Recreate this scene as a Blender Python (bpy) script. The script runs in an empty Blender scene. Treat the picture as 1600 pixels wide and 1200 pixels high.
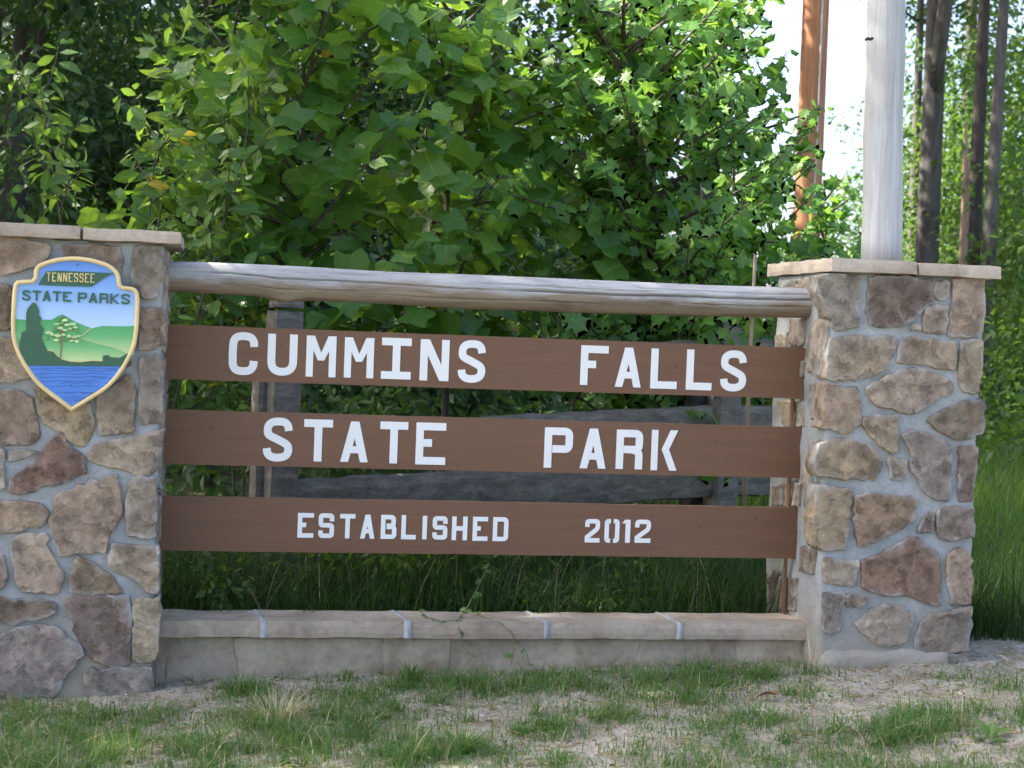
import bpy, bmesh, math, random
import numpy as np
from mathutils import Vector, Matrix, noise

random.seed(7)
rng = np.random.default_rng(11)
S = bpy.context.scene
COL = S.collection
R = math.radians

# ------------------------------------------------------------------ camera, sky, sun, exposure
CAM = np.array([0.1708, -7.1544, 1.5])
YAW, PITCH, ROLL, FPX = 0.1831, -0.0306, 0.0377, 2576.83
_F = np.array([math.sin(YAW) * math.cos(PITCH), math.cos(YAW) * math.cos(PITCH), math.sin(PITCH)])
_R = np.array([math.cos(YAW), -math.sin(YAW), 0.0])
_U = np.cross(_R, _F)
_X = _R * math.cos(ROLL) + _U * math.sin(ROLL)
_Y = -_R * math.sin(ROLL) + _U * math.cos(ROLL)
cd = bpy.data.cameras.new('camera')
cam = bpy.data.objects.new('camera', cd)
COL.objects.link(cam)
mw = Matrix.Identity(4)
for i in range(3):
    mw[i][0], mw[i][1], mw[i][2], mw[i][3] = _X[i], _Y[i], -_F[i], CAM[i]
cam.matrix_world = mw
cd.sensor_width = 36
cd.lens = FPX / 1600 * 36
cd.clip_end = 2000
cd.dof.use_dof = True
cd.dof.focus_distance = 7.3
cd.dof.aperture_fstop = 5.0
S.camera = cam

SUN_EL, SUN_AZ = 42.0, -72.0          # azimuth clockwise from +Y (away from the camera)
w = bpy.data.worlds.new('World')
S.world = w
w.use_nodes = True
wn = w.node_tree.nodes
sky = wn.new('ShaderNodeTexSky')
sky.sky_type = 'NISHITA'
sky.sun_disc = False
sky.sun_elevation = R(SUN_EL)
sky.sun_rotation = R(SUN_AZ)
sky.air_density, sky.dust_density, sky.ozone_density = 0.62, 4.0, 0.5
bg = wn['Background']
bg.inputs[1].default_value = 0.15
w.node_tree.links.new(sky.outputs[0], bg.inputs[0])
sl = bpy.data.lights.new('sun', 'SUN')
sl.energy = 4.5
sl.angle = R(0.5)
sl.color = (1.0, 0.93, 0.8)
so = bpy.data.objects.new('sun', sl)
COL.objects.link(so)
sd = Vector((math.sin(R(SUN_AZ)) * math.cos(R(SUN_EL)), math.cos(R(SUN_AZ)) * math.cos(R(SUN_EL)), math.sin(R(SUN_EL))))
so.rotation_euler = sd.to_track_quat('Z', 'Y').to_euler()
so.location = sd * 40
S.view_settings.view_transform = 'Standard'
S.view_settings.look = 'None'
S.view_settings.gamma = 1
S.view_settings.use_curve_mapping = False
S.view_settings.exposure = 2.2
S.render.engine = 'CYCLES'
S.cycles.use_denoising = True
S.cycles.max_bounces = 8
S.cycles.transparent_max_bounces = 4
S.cycles.sample_clamp_indirect = 6


# ------------------------------------------------------------------ small tools
def at(px, py, axis, val):
    """Point of the plane axis = val seen at a photograph pixel (used to measure real places)."""
    u, v = (px - 800) / FPX, (600 - py) / FPX
    d = _F + _X * u + _Y * v
    t = (val - CAM[axis]) / d[axis]
    return CAM + d * t


def project(P):
    d = np.asarray(P) - CAM
    wz = d @ _F
    return 800 + FPX * (d @ _X) / wz, 600 - FPX * (d @ _Y) / wz, wz


def new_mat(name):
    m = bpy.data.materials.new(name)
    m.use_nodes = True
    nt = m.node_tree
    b = nt.nodes['Principled BSDF']
    return m, nt, b


def N(nt, kind, **kw):
    n = nt.nodes.new(kind)
    for k, v in kw.items():
        if k.startswith('i_'):
            key = k[2:].replace('_', ' ')
            n.inputs[key].default_value = v
        else:
            setattr(n, k, v)
    return n


def ramp(nt, src, stops):
    n = nt.nodes.new('ShaderNodeValToRGB')
    e = n.color_ramp.elements
    while len(e) < len(stops):
        e.new(0.5)
    for k, (p, c) in enumerate(stops):
        e[k].position = p
        e[k].color = (*c, 1) if len(c) == 3 else c
    nt.links.new(src, n.inputs[0])
    return n.outputs[0]


def mix(nt, fac, a, b, mode='MIX'):
    n = nt.nodes.new('ShaderNodeMix')
    n.data_type = 'RGBA'
    n.blend_type = mode
    for sock, v in ((n.inputs[0], fac), (n.inputs[6], a), (n.inputs[7], b)):
        if isinstance(v, (int, float)):
            sock.default_value = v
        elif isinstance(v, tuple):
            sock.default_value = (*v, 1) if len(v) == 3 else v
        else:
            nt.links.new(v, sock)
    return n.outputs[2]


def coords(nt, scale=(1, 1, 1), world=False):
    if world:
        g = nt.nodes.new('ShaderNodeNewGeometry')
        src = g.outputs['Position']
    else:
        g = nt.nodes.new('ShaderNodeTexCoord')
        src = g.outputs['Object']
    mp = nt.nodes.new('ShaderNodeMapping')
    mp.inputs['Scale'].default_value = scale
    nt.links.new(src, mp.inputs[0])
    return mp.outputs[0]


def noi(nt, vec, scale, detail=4, rough=0.55, dist=0.0):
    n = nt.nodes.new('ShaderNodeTexNoise')
    n.inputs['Scale'].default_value = scale
    n.inputs['Detail'].default_value = detail
    n.inputs['Roughness'].default_value = rough
    n.inputs['Distortion'].default_value = dist
    nt.links.new(vec, n.inputs['Vector'])
    return n.outputs[0]


def bump(nt, bsdf, srcs):
    prev = None
    for h, strength, dist in srcs:
        b = nt.nodes.new('ShaderNodeBump')
        b.inputs['Strength'].default_value = strength
        b.inputs['Distance'].default_value = dist
        nt.links.new(h, b.inputs['Height'])
        if prev is not None:
            nt.links.new(prev, b.inputs['Normal'])
        prev = b.outputs[0]
    nt.links.new(prev, bsdf.inputs['Normal'])


def tag(o, label=None, cat=None, group=None, kind=None):
    if label: o['label'] = label
    if cat: o['category'] = cat
    if group: o['group'] = group
    if kind: o['kind'] = kind
    return o


def link(name, mesh, parent=None):
    o = bpy.data.objects.new(name, mesh)
    COL.objects.link(o)
    if parent is not None:
        o.parent = parent
    return o


def empty(name, loc, label, cat, group=None):
    o = bpy.data.objects.new(name, None)
    COL.objects.link(o)
    o.location = loc
    o.empty_display_size = 0.1
    return tag(o, label, cat, group)


def mesh_of(name, V, Fc, mat=None, smooth=False):
    me = bpy.data.meshes.new(name)
    me.from_pydata([tuple(map(float, v)) for v in V], [], [tuple(map(int, f)) for f in Fc])
    me.update()
    if mat: me.materials.append(mat)
    if smooth:
        me.polygons.foreach_set('use_smooth', [True] * len(me.polygons))
    return me


def part(name, V, Fc, mat, parent=None, smooth=False, origin=None):
    """Mesh object; V are world coordinates, stored relative to origin (parent's location by default)."""
    V = np.asarray(V, float)
    o0 = np.zeros(3)
    if origin is not None:
        o0 = np.asarray(origin, float)
    elif parent is not None:
        o0 = np.array(parent.location)
    me = mesh_of(name, V - o0, Fc, mat, smooth)
    o = link(name, me, parent)
    if parent is None:
        o.location = o0
    elif origin is not None:
        o.location = o0 - np.array(parent.location)
    return o


def fast_mesh(name, V, nper, nverts_face, loops, mat, smooth=False):
    """big meshes from arrays: loops flat index array, faces all with nverts_face corners."""
    me = bpy.data.meshes.new(name)
    V = np.ascontiguousarray(V, dtype=np.float32)
    loops = np.ascontiguousarray(loops, dtype=np.int32)
    nf = len(loops) // nverts_face
    me.vertices.add(len(V))
    me.vertices.foreach_set('co', V.ravel())
    me.loops.add(len(loops))
    me.loops.foreach_set('vertex_index', loops)
    me.polygons.add(nf)
    me.polygons.foreach_set('loop_start', np.arange(nf, dtype=np.int32) * nverts_face)
    me.polygons.foreach_set('loop_total', np.full(nf, nverts_face, dtype=np.int32))
    if smooth:
        me.polygons.foreach_set('use_smooth', np.ones(nf, dtype=bool))
    me.update(calc_edges=True)
    me.validate()
    me.materials.append(mat)
    return me


def stamp(name, tv, tf, M, P, mat):
    """one mesh of many transformed copies of a triangle template."""
    tv = np.asarray(tv, float)
    tf = np.asarray(tf, int)
    V = np.einsum('nij,vj->nvi', M, tv) + P[:, None, :]
    L = (tf[None] + (np.arange(len(P)) * len(tv))[:, None, None]).reshape(-1)
    return fast_mesh(name, V.reshape(-1, 3), 0, 3, L, mat)


def norm(a):
    return a / np.maximum(np.linalg.norm(a, axis=-1, keepdims=True), 1e-9)


def frames(n, t, scale):
    """matrices with columns (side, tip, normal) * scale."""
    n = norm(n)
    t = norm(t - n * (t * n).sum(-1, keepdims=True))
    s = np.cross(t, n)
    return np.stack([s, t, n], -1) * np.asarray(scale)[:, None, None]


def box(x0, x1, y0, y1, z0, z1):
    V = [(x0, y0, z0), (x1, y0, z0), (x1, y1, z0), (x0, y1, z0), (x0, y0, z1), (x1, y0, z1), (x1, y1, z1), (x0, y1, z1)]
    Fc = [(0, 3, 2, 1), (4, 5, 6, 7), (0, 1, 5, 4), (1, 2, 6, 5), (2, 3, 7, 6), (3, 0, 4, 7)]
    return V, Fc


def rough_box(x0, x1, y0, y1, z0, z1, cuts=(8, 4, 3), amp=0.004, bev=0.006, freq=9, seed=0.0, skew=None):
    """box with worn edges and an uneven surface."""
    bm = bmesh.new()
    nx, ny, nz = cuts
    idx = {}

    def vert(i, j, k):
        key = (i, j, k)
        if key not in idx:
            p = Vector((x0 + (x1 - x0) * i / nx, y0 + (y1 - y0) * j / ny, z0 + (z1 - z0) * k / nz))
            # pull edges in: corners lie on two or three limits
            lim = [(i in (0, nx)), (j in (0, ny)), (k in (0, nz))]
            if sum(lim) >= 2:
                c = Vector(((x0 + x1) / 2, (y0 + y1) / 2, (z0 + z1) / 2))
                for a in range(3):
                    if lim[a]:
                        s = 1 if p[a] < c[a] else -1
                        p[a] += s * bev * (0.35 + 0.9 * abs(noise.noise(p * 13 + Vector((seed, seed, 3)))))
            q = p * freq + Vector((seed * 3.1, seed, -seed))
            p = p + Vector((noise.noise(q), noise.noise(q + Vector((9, 2, 5))), noise.noise(q + Vector((1, 17, 4))))) * amp
            idx[key] = bm.verts.new(p)
        return idx[key]
    def quad(a, b, c, d):
        bm.faces.new((vert(*a), vert(*b), vert(*c), vert(*d)))
    for i in range(nx):
        for k in range(nz):
            quad((i, 0, k), (i + 1, 0, k), (i + 1, 0, k + 1), (i, 0, k + 1))
            quad((i, ny, k), (i, ny, k + 1), (i + 1, ny, k + 1), (i + 1, ny, k))
        for j in range(ny):
            quad((i, j, 0), (i, j + 1, 0), (i + 1, j + 1, 0), (i + 1, j, 0))
            quad((i, j, nz), (i + 1, j, nz), (i + 1, j + 1, nz), (i, j + 1, nz))
    for j in range(ny):
        for k in range(nz):
            quad((0, j, k), (0, j, k + 1), (0, j + 1, k + 1), (0, j + 1, k))
            quad((nx, j, k), (nx, j + 1, k), (nx, j + 1, k + 1), (nx, j, k + 1))
    bm.verts.index_update()
    V = [tuple(v.co) for v in bm.verts]
    Fc = [[v.index for v in f.verts] for f in bm.faces]
    bm.free()
    return V, Fc


def tube(path, radii, seg=8, cap=True):
    path = [Vector(p) for p in path]
    V, Fc = [], []
    n = len(path)
    ref = Vector((0.3, 0.9, 0.12))
    for i, p in enumerate(path):
        d = (path[min(i + 1, n - 1)] - path[max(i - 1, 0)]).normalized()
        a = d.cross(ref)
        if a.length < 1e-4: a = d.cross(Vector((1, 0, 0)))
        a.normalize()
        b = d.cross(a).normalized()
        for k in range(seg):
            t = 2 * math.pi * k / seg
            V.append(p + (a * math.cos(t) + b * math.sin(t)) * radii[i])
    for i in range(n - 1):
        for k in range(seg):
            k2 = (k + 1) % seg
            Fc.append((i * seg + k, (i + 1) * seg + k, (i + 1) * seg + k2, i * seg + k2))
    if cap:
        Fc.append(tuple(range(seg)))
        Fc.append(tuple((n - 1) * seg + k for k in reversed(range(seg))))
    return V, Fc


def merge(*lists):
    V, Fc = [], []
    for v, f in lists:
        o = len(V)
        V += list(v)
        Fc += [tuple(i + o for i in t) for t in f]
    return V, Fc


def vnoise(x, y, seed=0):
    """value noise on arrays, 0..1"""
    xi, yi = np.floor(x).astype(np.int64), np.floor(y).astype(np.int64)
    fx, fy = x - xi, y - yi
    fx, fy = fx * fx * (3 - 2 * fx), fy * fy * (3 - 2 * fy)

    def h(a, b):
        n = (a * 374761393 + b * 668265263 + seed * 974711) & 0x7fffffff
        n = ((n ^ (n >> 13)) * 1274126177) & 0x7fffffff
        return ((n ^ (n >> 16)) & 0xffff) / 65535.0
    return (h(xi, yi) * (1 - fx) + h(xi + 1, yi) * fx) * (1 - fy) + (h(xi, yi + 1) * (1 - fx) + h(xi + 1, yi + 1) * fx) * fy


def fbm(x, y, seed=0, octv=4):
    s, a, t = 0, 0.5, 0
    for k in range(octv):
        s = s + a * vnoise(x * 2 ** k, y * 2 ** k, seed + k)
        t += a
        a *= 0.55
    return s / t


# ------------------------------------------------------------------ materials
def mat_stone():
    m, nt, b = new_mat('stone')
    info = N(nt, 'ShaderNodeObjectInfo')
    vec = coords(nt, world=True)
    off = N(nt, 'ShaderNodeVectorMath', operation='ADD')
    nt.links.new(vec, off.inputs[0])
    mul = N(nt, 'ShaderNodeMath', operation='MULTIPLY')
    mul.inputs[1].default_value = 40
    nt.links.new(info.outputs['Random'], mul.inputs[0])
    nt.links.new(mul.outputs[0], off.inputs[1])
    v = off.outputs[0]
    n1 = noi(nt, v, 5, 5, 0.6, 0.6)
    n2 = noi(nt, v, 28, 5, 0.65)
    n3 = noi(nt, v, 140, 3, 0.7)
    base = info.outputs['Color']
    c = mix(nt, ramp(nt, n1, [(0.38, (0, 0, 0)), (0.66, (1, 1, 1))]), mix(nt, 1.0, base, (0.76, 0.74, 0.73), 'MULTIPLY'), mix(nt, 1.0, base, (1.22, 1.18, 1.1), 'MULTIPLY'))
    # rusty and dark stains with their own shapes
    n4 = noi(nt, v, 3.2, 6, 0.7, 1.2)
    c = mix(nt, ramp(nt, n4, [(0.60, (0, 0, 0)), (0.74, (0.55, 0.55, 0.55))]), c, (0.10, 0.075, 0.055))
    n5 = noi(nt, v, 4.0, 4, 0.6, 0.5)
    c = mix(nt, ramp(nt, n5, [(0.56, (0, 0, 0)), (0.76, (0.5, 0.5, 0.5))]), c, (0.36, 0.26, 0.17))
    c = mix(nt, ramp(nt, n2, [(0.36, (0.7, 0.7, 0.7)), (0.58, (0, 0, 0))]), c, mix(nt, 1.0, c, (0.58, 0.54, 0.50), 'MULTIPLY'))
    # sky-lit lips of the arrises painted into the colour as patchy mortar-pale rims
    at_ = N(nt, 'ShaderNodeAttribute', attribute_name='lit_rim')
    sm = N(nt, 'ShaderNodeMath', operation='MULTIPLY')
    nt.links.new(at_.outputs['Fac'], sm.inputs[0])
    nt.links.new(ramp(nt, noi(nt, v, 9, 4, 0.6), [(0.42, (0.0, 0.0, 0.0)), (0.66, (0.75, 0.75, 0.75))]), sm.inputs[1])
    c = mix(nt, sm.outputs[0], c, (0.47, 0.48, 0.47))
    # pale specks of mortar and lime
    c = mix(nt, ramp(nt, n3, [(0.68, (0, 0, 0)), (0.74, (0.5, 0.5, 0.5))]), c, (0.5, 0.48, 0.45))
    nt.links.new(c, b.inputs['Base Color'])
    b.inputs['Roughness'].default_value = 0.82
    b.inputs['Specular IOR Level'].default_value = 0.3
    n6 = noi(nt, v, 13, 6, 0.75, 0.8)
    vo = N(nt, 'ShaderNodeTexVoronoi', feature='F1')
    vo.inputs['Scale'].default_value = 11
    wv = N(nt, 'ShaderNodeVectorMath', operation='ADD')
    nt.links.new(v, wv.inputs[0])
    sc = N(nt, 'ShaderNodeMath', operation='MULTIPLY')
    sc.inputs[1].default_value = 0.12
    nt.links.new(n6, sc.inputs[0])
    nt.links.new(sc.outputs[0], wv.inputs[1])
    nt.links.new(wv.outputs[0], vo.inputs['Vector'])
    bump(nt, b, [(vo.outputs['Distance'], 0.55, 0.03), (n6, 0.8, 0.016), (n2, 0.8, 0.009), (n3, 0.7, 0.003)])
    return m


def mat_mortar():
    m, nt, b = new_mat('mortar')
    v = coords(nt, world=True)
    n1 = noi(nt, v, 6, 5, 0.6, 0.4)
    n2 = noi(nt, v, 60, 4, 0.7)
    n3 = noi(nt, v, 17, 4, 0.6)
    c = ramp(nt, n1, [(0.3, (0.255, 0.27, 0.265)), (0.5, (0.335, 0.355, 0.355)), (0.72, (0.42, 0.44, 0.445))])
    sep = N(nt, 'ShaderNodeSeparateXYZ')
    nt.links.new(v, sep.inputs[0])
    low = N(nt, 'ShaderNodeMapRange')
    low.inputs[1].default_value, low.inputs[2].default_value = 0.45, 0.1
    nt.links.new(sep.outputs[2], low.inputs[0])
    c = mix(nt, low.outputs[0], c, mix(nt, n3, (0.25, 0.218, 0.16), (0.37, 0.325, 0.245)))   # soil splash near the ground
    c = mix(nt, ramp(nt, n2, [(0.35, (0.35, 0.35, 0.35)), (0.6, (0, 0, 0))]), c, (0.2, 0.2, 0.19))
    nt.links.new(c, b.inputs['Base Color'])
    b.inputs['Roughness'].default_value = 0.75
    bump(nt, b, [(n3, 0.5, 0.015), (n2, 0.5, 0.003)])
    return m


def mat_slab(name, ca, cb, cc):
    m, nt, b = new_mat(name)
    v = coords(nt, world=True)
    n1 = noi(nt, v, 4, 5, 0.6, 0.5)
    n2 = noi(nt, v, 35, 5, 0.65)
    n3 = noi(nt, v, 160, 2, 0.6)
    info = N(nt, 'ShaderNodeObjectInfo')
    c = ramp(nt, n1, [(0.32, ca), (0.5, cb), (0.7, cc)])
    c = mix(nt, ramp(nt, n2, [(0.32, (0.45, 0.45, 0.45)), (0.55, (0, 0, 0))]), c, mix(nt, 1.0, c, (0.6, 0.57, 0.53), 'MULTIPLY'))
    n4 = noi(nt, v, 2.6, 6, 0.7, 1.0)
    c = mix(nt, ramp(nt, n4, [(0.53, (0, 0, 0)), (0.68, (0.55, 0.55, 0.55))]), c, mix(nt, 1.0, c, (0.58, 0.56, 0.50), 'MULTIPLY'))
    br = N(nt, 'ShaderNodeMapRange')
    br.inputs[3].default_value, br.inputs[4].default_value = 0.86, 1.1
    nt.links.new(info.outputs['Random'], br.inputs[0])
    c = mix(nt, 1.0, c, br.outputs[0], 'MULTIPLY')
    nt.links.new(c, b.inputs['Base Color'])
    b.inputs['Roughness'].default_value = 0.85
    b.inputs['Specular IOR Level'].default_value = 0.3
    bump(nt, b, [(n1, 0.3, 0.01), (n2, 0.45, 0.005), (n3, 0.3, 0.0015)])
    return m


def mat_wood(name, ca, cb, cc, stretch=(1.2, 14, 14), rough=0.8, crack=0.5):
    m, nt, b = new_mat(name)
    v = coords(nt, stretch)
    n1 = noi(nt, v, 1.5, 6, 0.6, 0.8)
    n2 = noi(nt, v, 7, 5, 0.65, 0.4)
    g = coords(nt, (1, 1, 1))
    n3 = noi(nt, g, 2.6, 5, 0.6, 0.4)
    c = ramp(nt, n1, [(0.32, ca), (0.52, cb), (0.70, cc)])
    c = mix(nt, ramp(nt, n2, [(0.36, (crack, crack, crack)), (0.5, (0, 0, 0))]), c, mix(nt, 1.0, c, (0.45, 0.42, 0.4), 'MULTIPLY'))
    c = mix(nt, ramp(nt, n3, [(0.45, (0, 0, 0)), (0.7, (0.6, 0.6, 0.6))]), c, mix(nt, 1.0, c, (0.78, 0.7, 0.62), 'MULTIPLY'))
    nt.links.new(c, b.inputs['Base Color'])
    b.inputs['Roughness'].default_value = rough
    b.inputs['Specular IOR Level'].default_value = 0.3
    bump(nt, b, [(n1, 0.3, 0.006), (n2, 0.5, 0.003)])
    return m


def mat_paint(name, col, rough=0.5, grain=(2, 30, 30), amount=0.12, bmp=0.12):
    m, nt, b = new_mat(name)
    v = coords(nt, grain)
    n1 = noi(nt, v, 2, 5, 0.6, 0.3)
    n2 = noi(nt, coords(nt), 2.2, 4, 0.6, 0.4)
    lo = tuple(x * (1 - amount) for x in col)
    hi = tuple(min(1, x * (1 + amount)) for x in col)
    c = ramp(nt, n1, [(0.3, lo), (0.7, hi)])
    c = mix(nt, ramp(nt, n2, [(0.42, (0, 0, 0)), (0.7, (amount * 2, amount * 2, amount * 2))]), c, mix(nt, 1.0, c, (0.7, 0.68, 0.66), 'MULTIPLY'))
    nt.links.new(c, b.inputs['Base Color'])
    b.inputs['Roughness'].default_value = rough
    if bmp: bump(nt, b, [(n1, bmp, 0.003)])
    return m


def mat_leaf(name, c1, c2, c3, trans, tmix=0.42, rough=0.42, spec=0.5, veins=False):
    m = bpy.data.materials.new(name)
    m.use_nodes = True
    nt = m.node_tree
    nt.nodes.clear()
    out = N(nt, 'ShaderNodeOutputMaterial')
    geo = N(nt, 'ShaderNodeNewGeometry')
    info = N(nt, 'ShaderNodeObjectInfo')
    add = N(nt, 'ShaderNodeMath', operation='ADD')
    nt.links.new(geo.outputs['Random Per Island'], add.inputs[0])
    nt.links.new(info.outputs['Random'], add.inputs[1])
    fr = N(nt, 'ShaderNodeMath', operation='FRACT')
    nt.links.new(add.outputs[0], fr.inputs[0])
    c = ramp(nt, fr.outputs[0], [(0.0, c1), (0.55, c2), (1.0, c3)])
    pos = N(nt, 'ShaderNodeMapping')
    nt.links.new(geo.outputs['Position'], pos.inputs[0])
    nz = noi(nt, pos.outputs[0], 30, 3, 0.5)
    c = mix(nt, ramp(nt, nz, [(0.35, (0.3, 0.3, 0.3)), (0.65, (0, 0, 0))]), c, mix(nt, 1.0, c, (0.7, 0.75, 0.7), 'MULTIPLY'))
    hgt = None
    if veins:
        ax = N(nt, 'ShaderNodeAttribute', attribute_name='across')
        al = N(nt, 'ShaderNodeAttribute', attribute_name='along')
        rib = ramp(nt, ax.outputs['Fac'], [(0.012, (1, 1, 1)), (0.045, (0, 0, 0))])
        ma = N(nt, 'ShaderNodeMath', operation='MULTIPLY_ADD')
        nt.links.new(ax.outputs['Fac'], ma.inputs[0])
        ma.inputs[1].default_value = -0.9
        nt.links.new(al.outputs['Fac'], ma.inputs[2])
        fq = N(nt, 'ShaderNodeMath', operation='MULTIPLY')
        fq.inputs[1].default_value = 38
        nt.links.new(ma.outputs[0], fq.inputs[0])
        sn = N(nt, 'ShaderNodeMath', operation='SINE')
        nt.links.new(fq.outputs[0], sn.inputs[0])
        sv = ramp(nt, sn.outputs[0], [(0.80, (0, 0, 0)), (0.98, (0.4, 0.4, 0.4))])
        hgt = mix(nt, 1.0, rib, sv, 'ADD')
        c = mix(nt, hgt, c, mix(nt, 1.0, c, (1.8, 1.55, 1.6), 'MULTIPLY'))
    p = N(nt, 'ShaderNodeBsdfPrincipled')
    if hgt is not None:
        bump(nt, p, [(hgt, 0.25, 0.002), (nz, 0.35, 0.006)])
    nt.links.new(c, p.inputs['Base Color'])
    p.inputs['Roughness'].default_value = rough
    p.inputs['Specular IOR Level'].default_value = spec
    t = N(nt, 'ShaderNodeBsdfTranslucent')
    tc = mix(nt, 0.5, tuple(trans), mix(nt, 1.0, c, (2.2, 2.0, 1.0), 'MULTIPLY'))
    nt.links.new(tc, t.inputs[0])
    ms = N(nt, 'ShaderNodeMixShader')
    ms.inputs[0].default_value = tmix
    nt.links.new(p.outputs[0], ms.inputs[1])
    nt.links.new(t.outputs[0], ms.inputs[2])
    nt.links.new(ms.outputs[0], out.inputs[0])
    return m


def mat_plain(name, col, rough=0.6, var=0.2, scale=20):
    m, nt, b = new_mat(name)
    n1 = noi(nt, coords(nt), scale, 4, 0.6)
    nt.links.new(ramp(nt, n1, [(0.3, tuple(x * (1 - var) for x in col)), (0.7, tuple(min(1, x * (1 + var)) for x in col))]), b.inputs['Base Color'])
    b.inputs['Roughness'].default_value = rough
    return m


def mat_bark(name, ca, cb, scale=9):
    m, nt, b = new_mat(name)
    v = coords(nt, (1, 1, 0.22))
    n1 = noi(nt, v, scale, 6, 0.7, 0.8)
    n2 = noi(nt, coords(nt), 1.7, 4, 0.6)
    c = ramp(nt, n1, [(0.35, ca), (0.65, cb)])
    c = mix(nt, ramp(nt, n2, [(0.5, (0, 0, 0)), (0.75, (0.5, 0.5, 0.5))]), c, (0.11, 0.12, 0.085))
    nt.links.new(c, b.inputs['Base Color'])
    b.inputs['Roughness'].default_value = 0.9
    bump(nt, b, [(n1, 0.9, 0.03)])
    return m


def mat_soil():
    m, nt, b = new_mat('soil')
    v = coords(nt, world=True)
    n0 = noi(nt, v, 1.1, 5, 0.6, 0.5)
    n1 = noi(nt, v, 6, 6, 0.65, 0.4)
    n2 = noi(nt, v, 55, 4, 0.7)
    n3 = noi(nt, v, 190, 2, 0.7)
    c = ramp(nt, n1, [(0.3, (0.25, 0.215, 0.155)), (0.5, (0.40, 0.362, 0.28)), (0.7, (0.53, 0.49, 0.40))])
    c = mix(nt, ramp(nt, n0, [(0.5, (0, 0, 0)), (0.68, (0.4, 0.4, 0.4))]), c, (0.34, 0.31, 0.26))
    c = mix(nt, ramp(nt, n2, [(0.32, (0.75, 0.75, 0.75)), (0.55, (0, 0, 0))]), c, (0.09, 0.07, 0.05))
    c = mix(nt, ramp(nt, n3, [(0.62, (0, 0, 0)), (0.72, (0.7, 0.7, 0.7))]), c, (0.5, 0.46, 0.4))
    # forest floor and meadow soil behind the wall
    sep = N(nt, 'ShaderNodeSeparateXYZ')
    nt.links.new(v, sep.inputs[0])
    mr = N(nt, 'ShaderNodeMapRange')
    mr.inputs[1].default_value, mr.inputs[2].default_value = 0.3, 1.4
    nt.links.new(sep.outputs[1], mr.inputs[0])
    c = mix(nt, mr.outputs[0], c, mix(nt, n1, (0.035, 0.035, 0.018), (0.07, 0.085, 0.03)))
    # open road verge behind the camera
    mr2 = N(nt, 'ShaderNodeMapRange')
    mr2.inputs[1].default_value, mr2.inputs[2].default_value = -2.6, -4.0
    nt.links.new(sep.outputs[1], mr2.inputs[0])
    c = mix(nt, mr2.outputs[0], c, mix(nt, n1, (0.12, 0.14, 0.07), (0.24, 0.22, 0.16)))
    nt.links.new(c, b.inputs['Base Color'])
    b.inputs['Roughness'].default_value = 0.95
    b.inputs['Specular IOR Level'].default_value = 0.15
    bump(nt, b, [(n1, 0.6, 0.03), (n2, 0.8, 0.012), (n3, 0.6, 0.004)])
    return m


STONE = mat_stone()
MORTAR = mat_mortar()
CAPM = mat_slab('cap_stone', (0.36, 0.30, 0.235), (0.445, 0.375, 0.305), (0.50, 0.435, 0.365))
COPM = mat_slab('coping_stone', (0.30, 0.235, 0.17), (0.40, 0.33, 0.25), (0.455, 0.385, 0.305))
WALLM = mat_slab('wall_stone', (0.23, 0.185, 0.125), (0.38, 0.315, 0.225), (0.47, 0.40, 0.30))
BOARDM = mat_paint('brown_paint', (0.168, 0.082, 0.043), 0.6, (1.0, 18, 18), 0.09, 0.15)
WHITE = mat_paint('white_paint', (0.82, 0.82, 0.80), 0.55, (6, 6, 6), 0.02, 0.05)
GREYWOOD = mat_wood('fence_wood', (0.105, 0.097, 0.08), (0.165, 0.155, 0.13), (0.24, 0.225, 0.19))
SOIL = mat_soil()
TULIP = mat_leaf('tulip_leaf', (0.05, 0.135, 0.03), (0.085, 0.195, 0.038), (0.15, 0.27, 0.045), (0.36, 0.56, 0.06), 0.45, 0.38, 0.5, veins=True)
CHERRY = mat_leaf('shrub_leaf', (0.05, 0.12, 0.03), (0.085, 0.18, 0.04), (0.16, 0.26, 0.06), (0.25, 0.4, 0.05), 0.4, 0.4, 0.45, veins=True)
GUM = mat_leaf('gum_leaf', (0.06, 0.16, 0.035), (0.09, 0.21, 0.045), (0.15, 0.28, 0.06), (0.28, 0.5, 0.07), 0.45, 0.42, 0.45, veins=True)
YOUNG = mat_leaf('young_leaf', (0.30, 0.36, 0.04), (0.38, 0.36, 0.05), (0.48, 0.33, 0.08), (0.6, 0.6, 0.08), 0.5, 0.5, 0.3, veins=True)
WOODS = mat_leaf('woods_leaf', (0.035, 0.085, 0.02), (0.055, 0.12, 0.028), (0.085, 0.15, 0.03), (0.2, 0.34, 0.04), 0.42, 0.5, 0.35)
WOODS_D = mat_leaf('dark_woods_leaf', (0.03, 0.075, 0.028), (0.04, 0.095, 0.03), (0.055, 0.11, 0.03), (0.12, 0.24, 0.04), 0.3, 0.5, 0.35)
GRASS = mat_leaf('grass', (0.05, 0.13, 0.03), (0.075, 0.17, 0.035), (0.12, 0.20, 0.06), (0.22, 0.38, 0.06), 0.35, 0.5, 0.35)
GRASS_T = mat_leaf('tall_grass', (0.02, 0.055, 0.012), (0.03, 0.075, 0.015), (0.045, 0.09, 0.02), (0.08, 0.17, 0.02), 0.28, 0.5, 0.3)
MEADOW = mat_leaf('meadow_grass', (0.05, 0.115, 0.02), (0.08, 0.16, 0.028), (0.13, 0.20, 0.045), (0.24, 0.40, 0.04), 0.36, 0.5, 0.3)
STRAW = mat_leaf('dry_grass', (0.38, 0.31, 0.18), (0.48, 0.41, 0.26), (0.58, 0.52, 0.38), (0.5, 0.42, 0.2), 0.25, 0.7, 0.2)
BARK_D = mat_bark('dark_bark', (0.028, 0.024, 0.02), (0.07, 0.062, 0.052))
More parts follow.
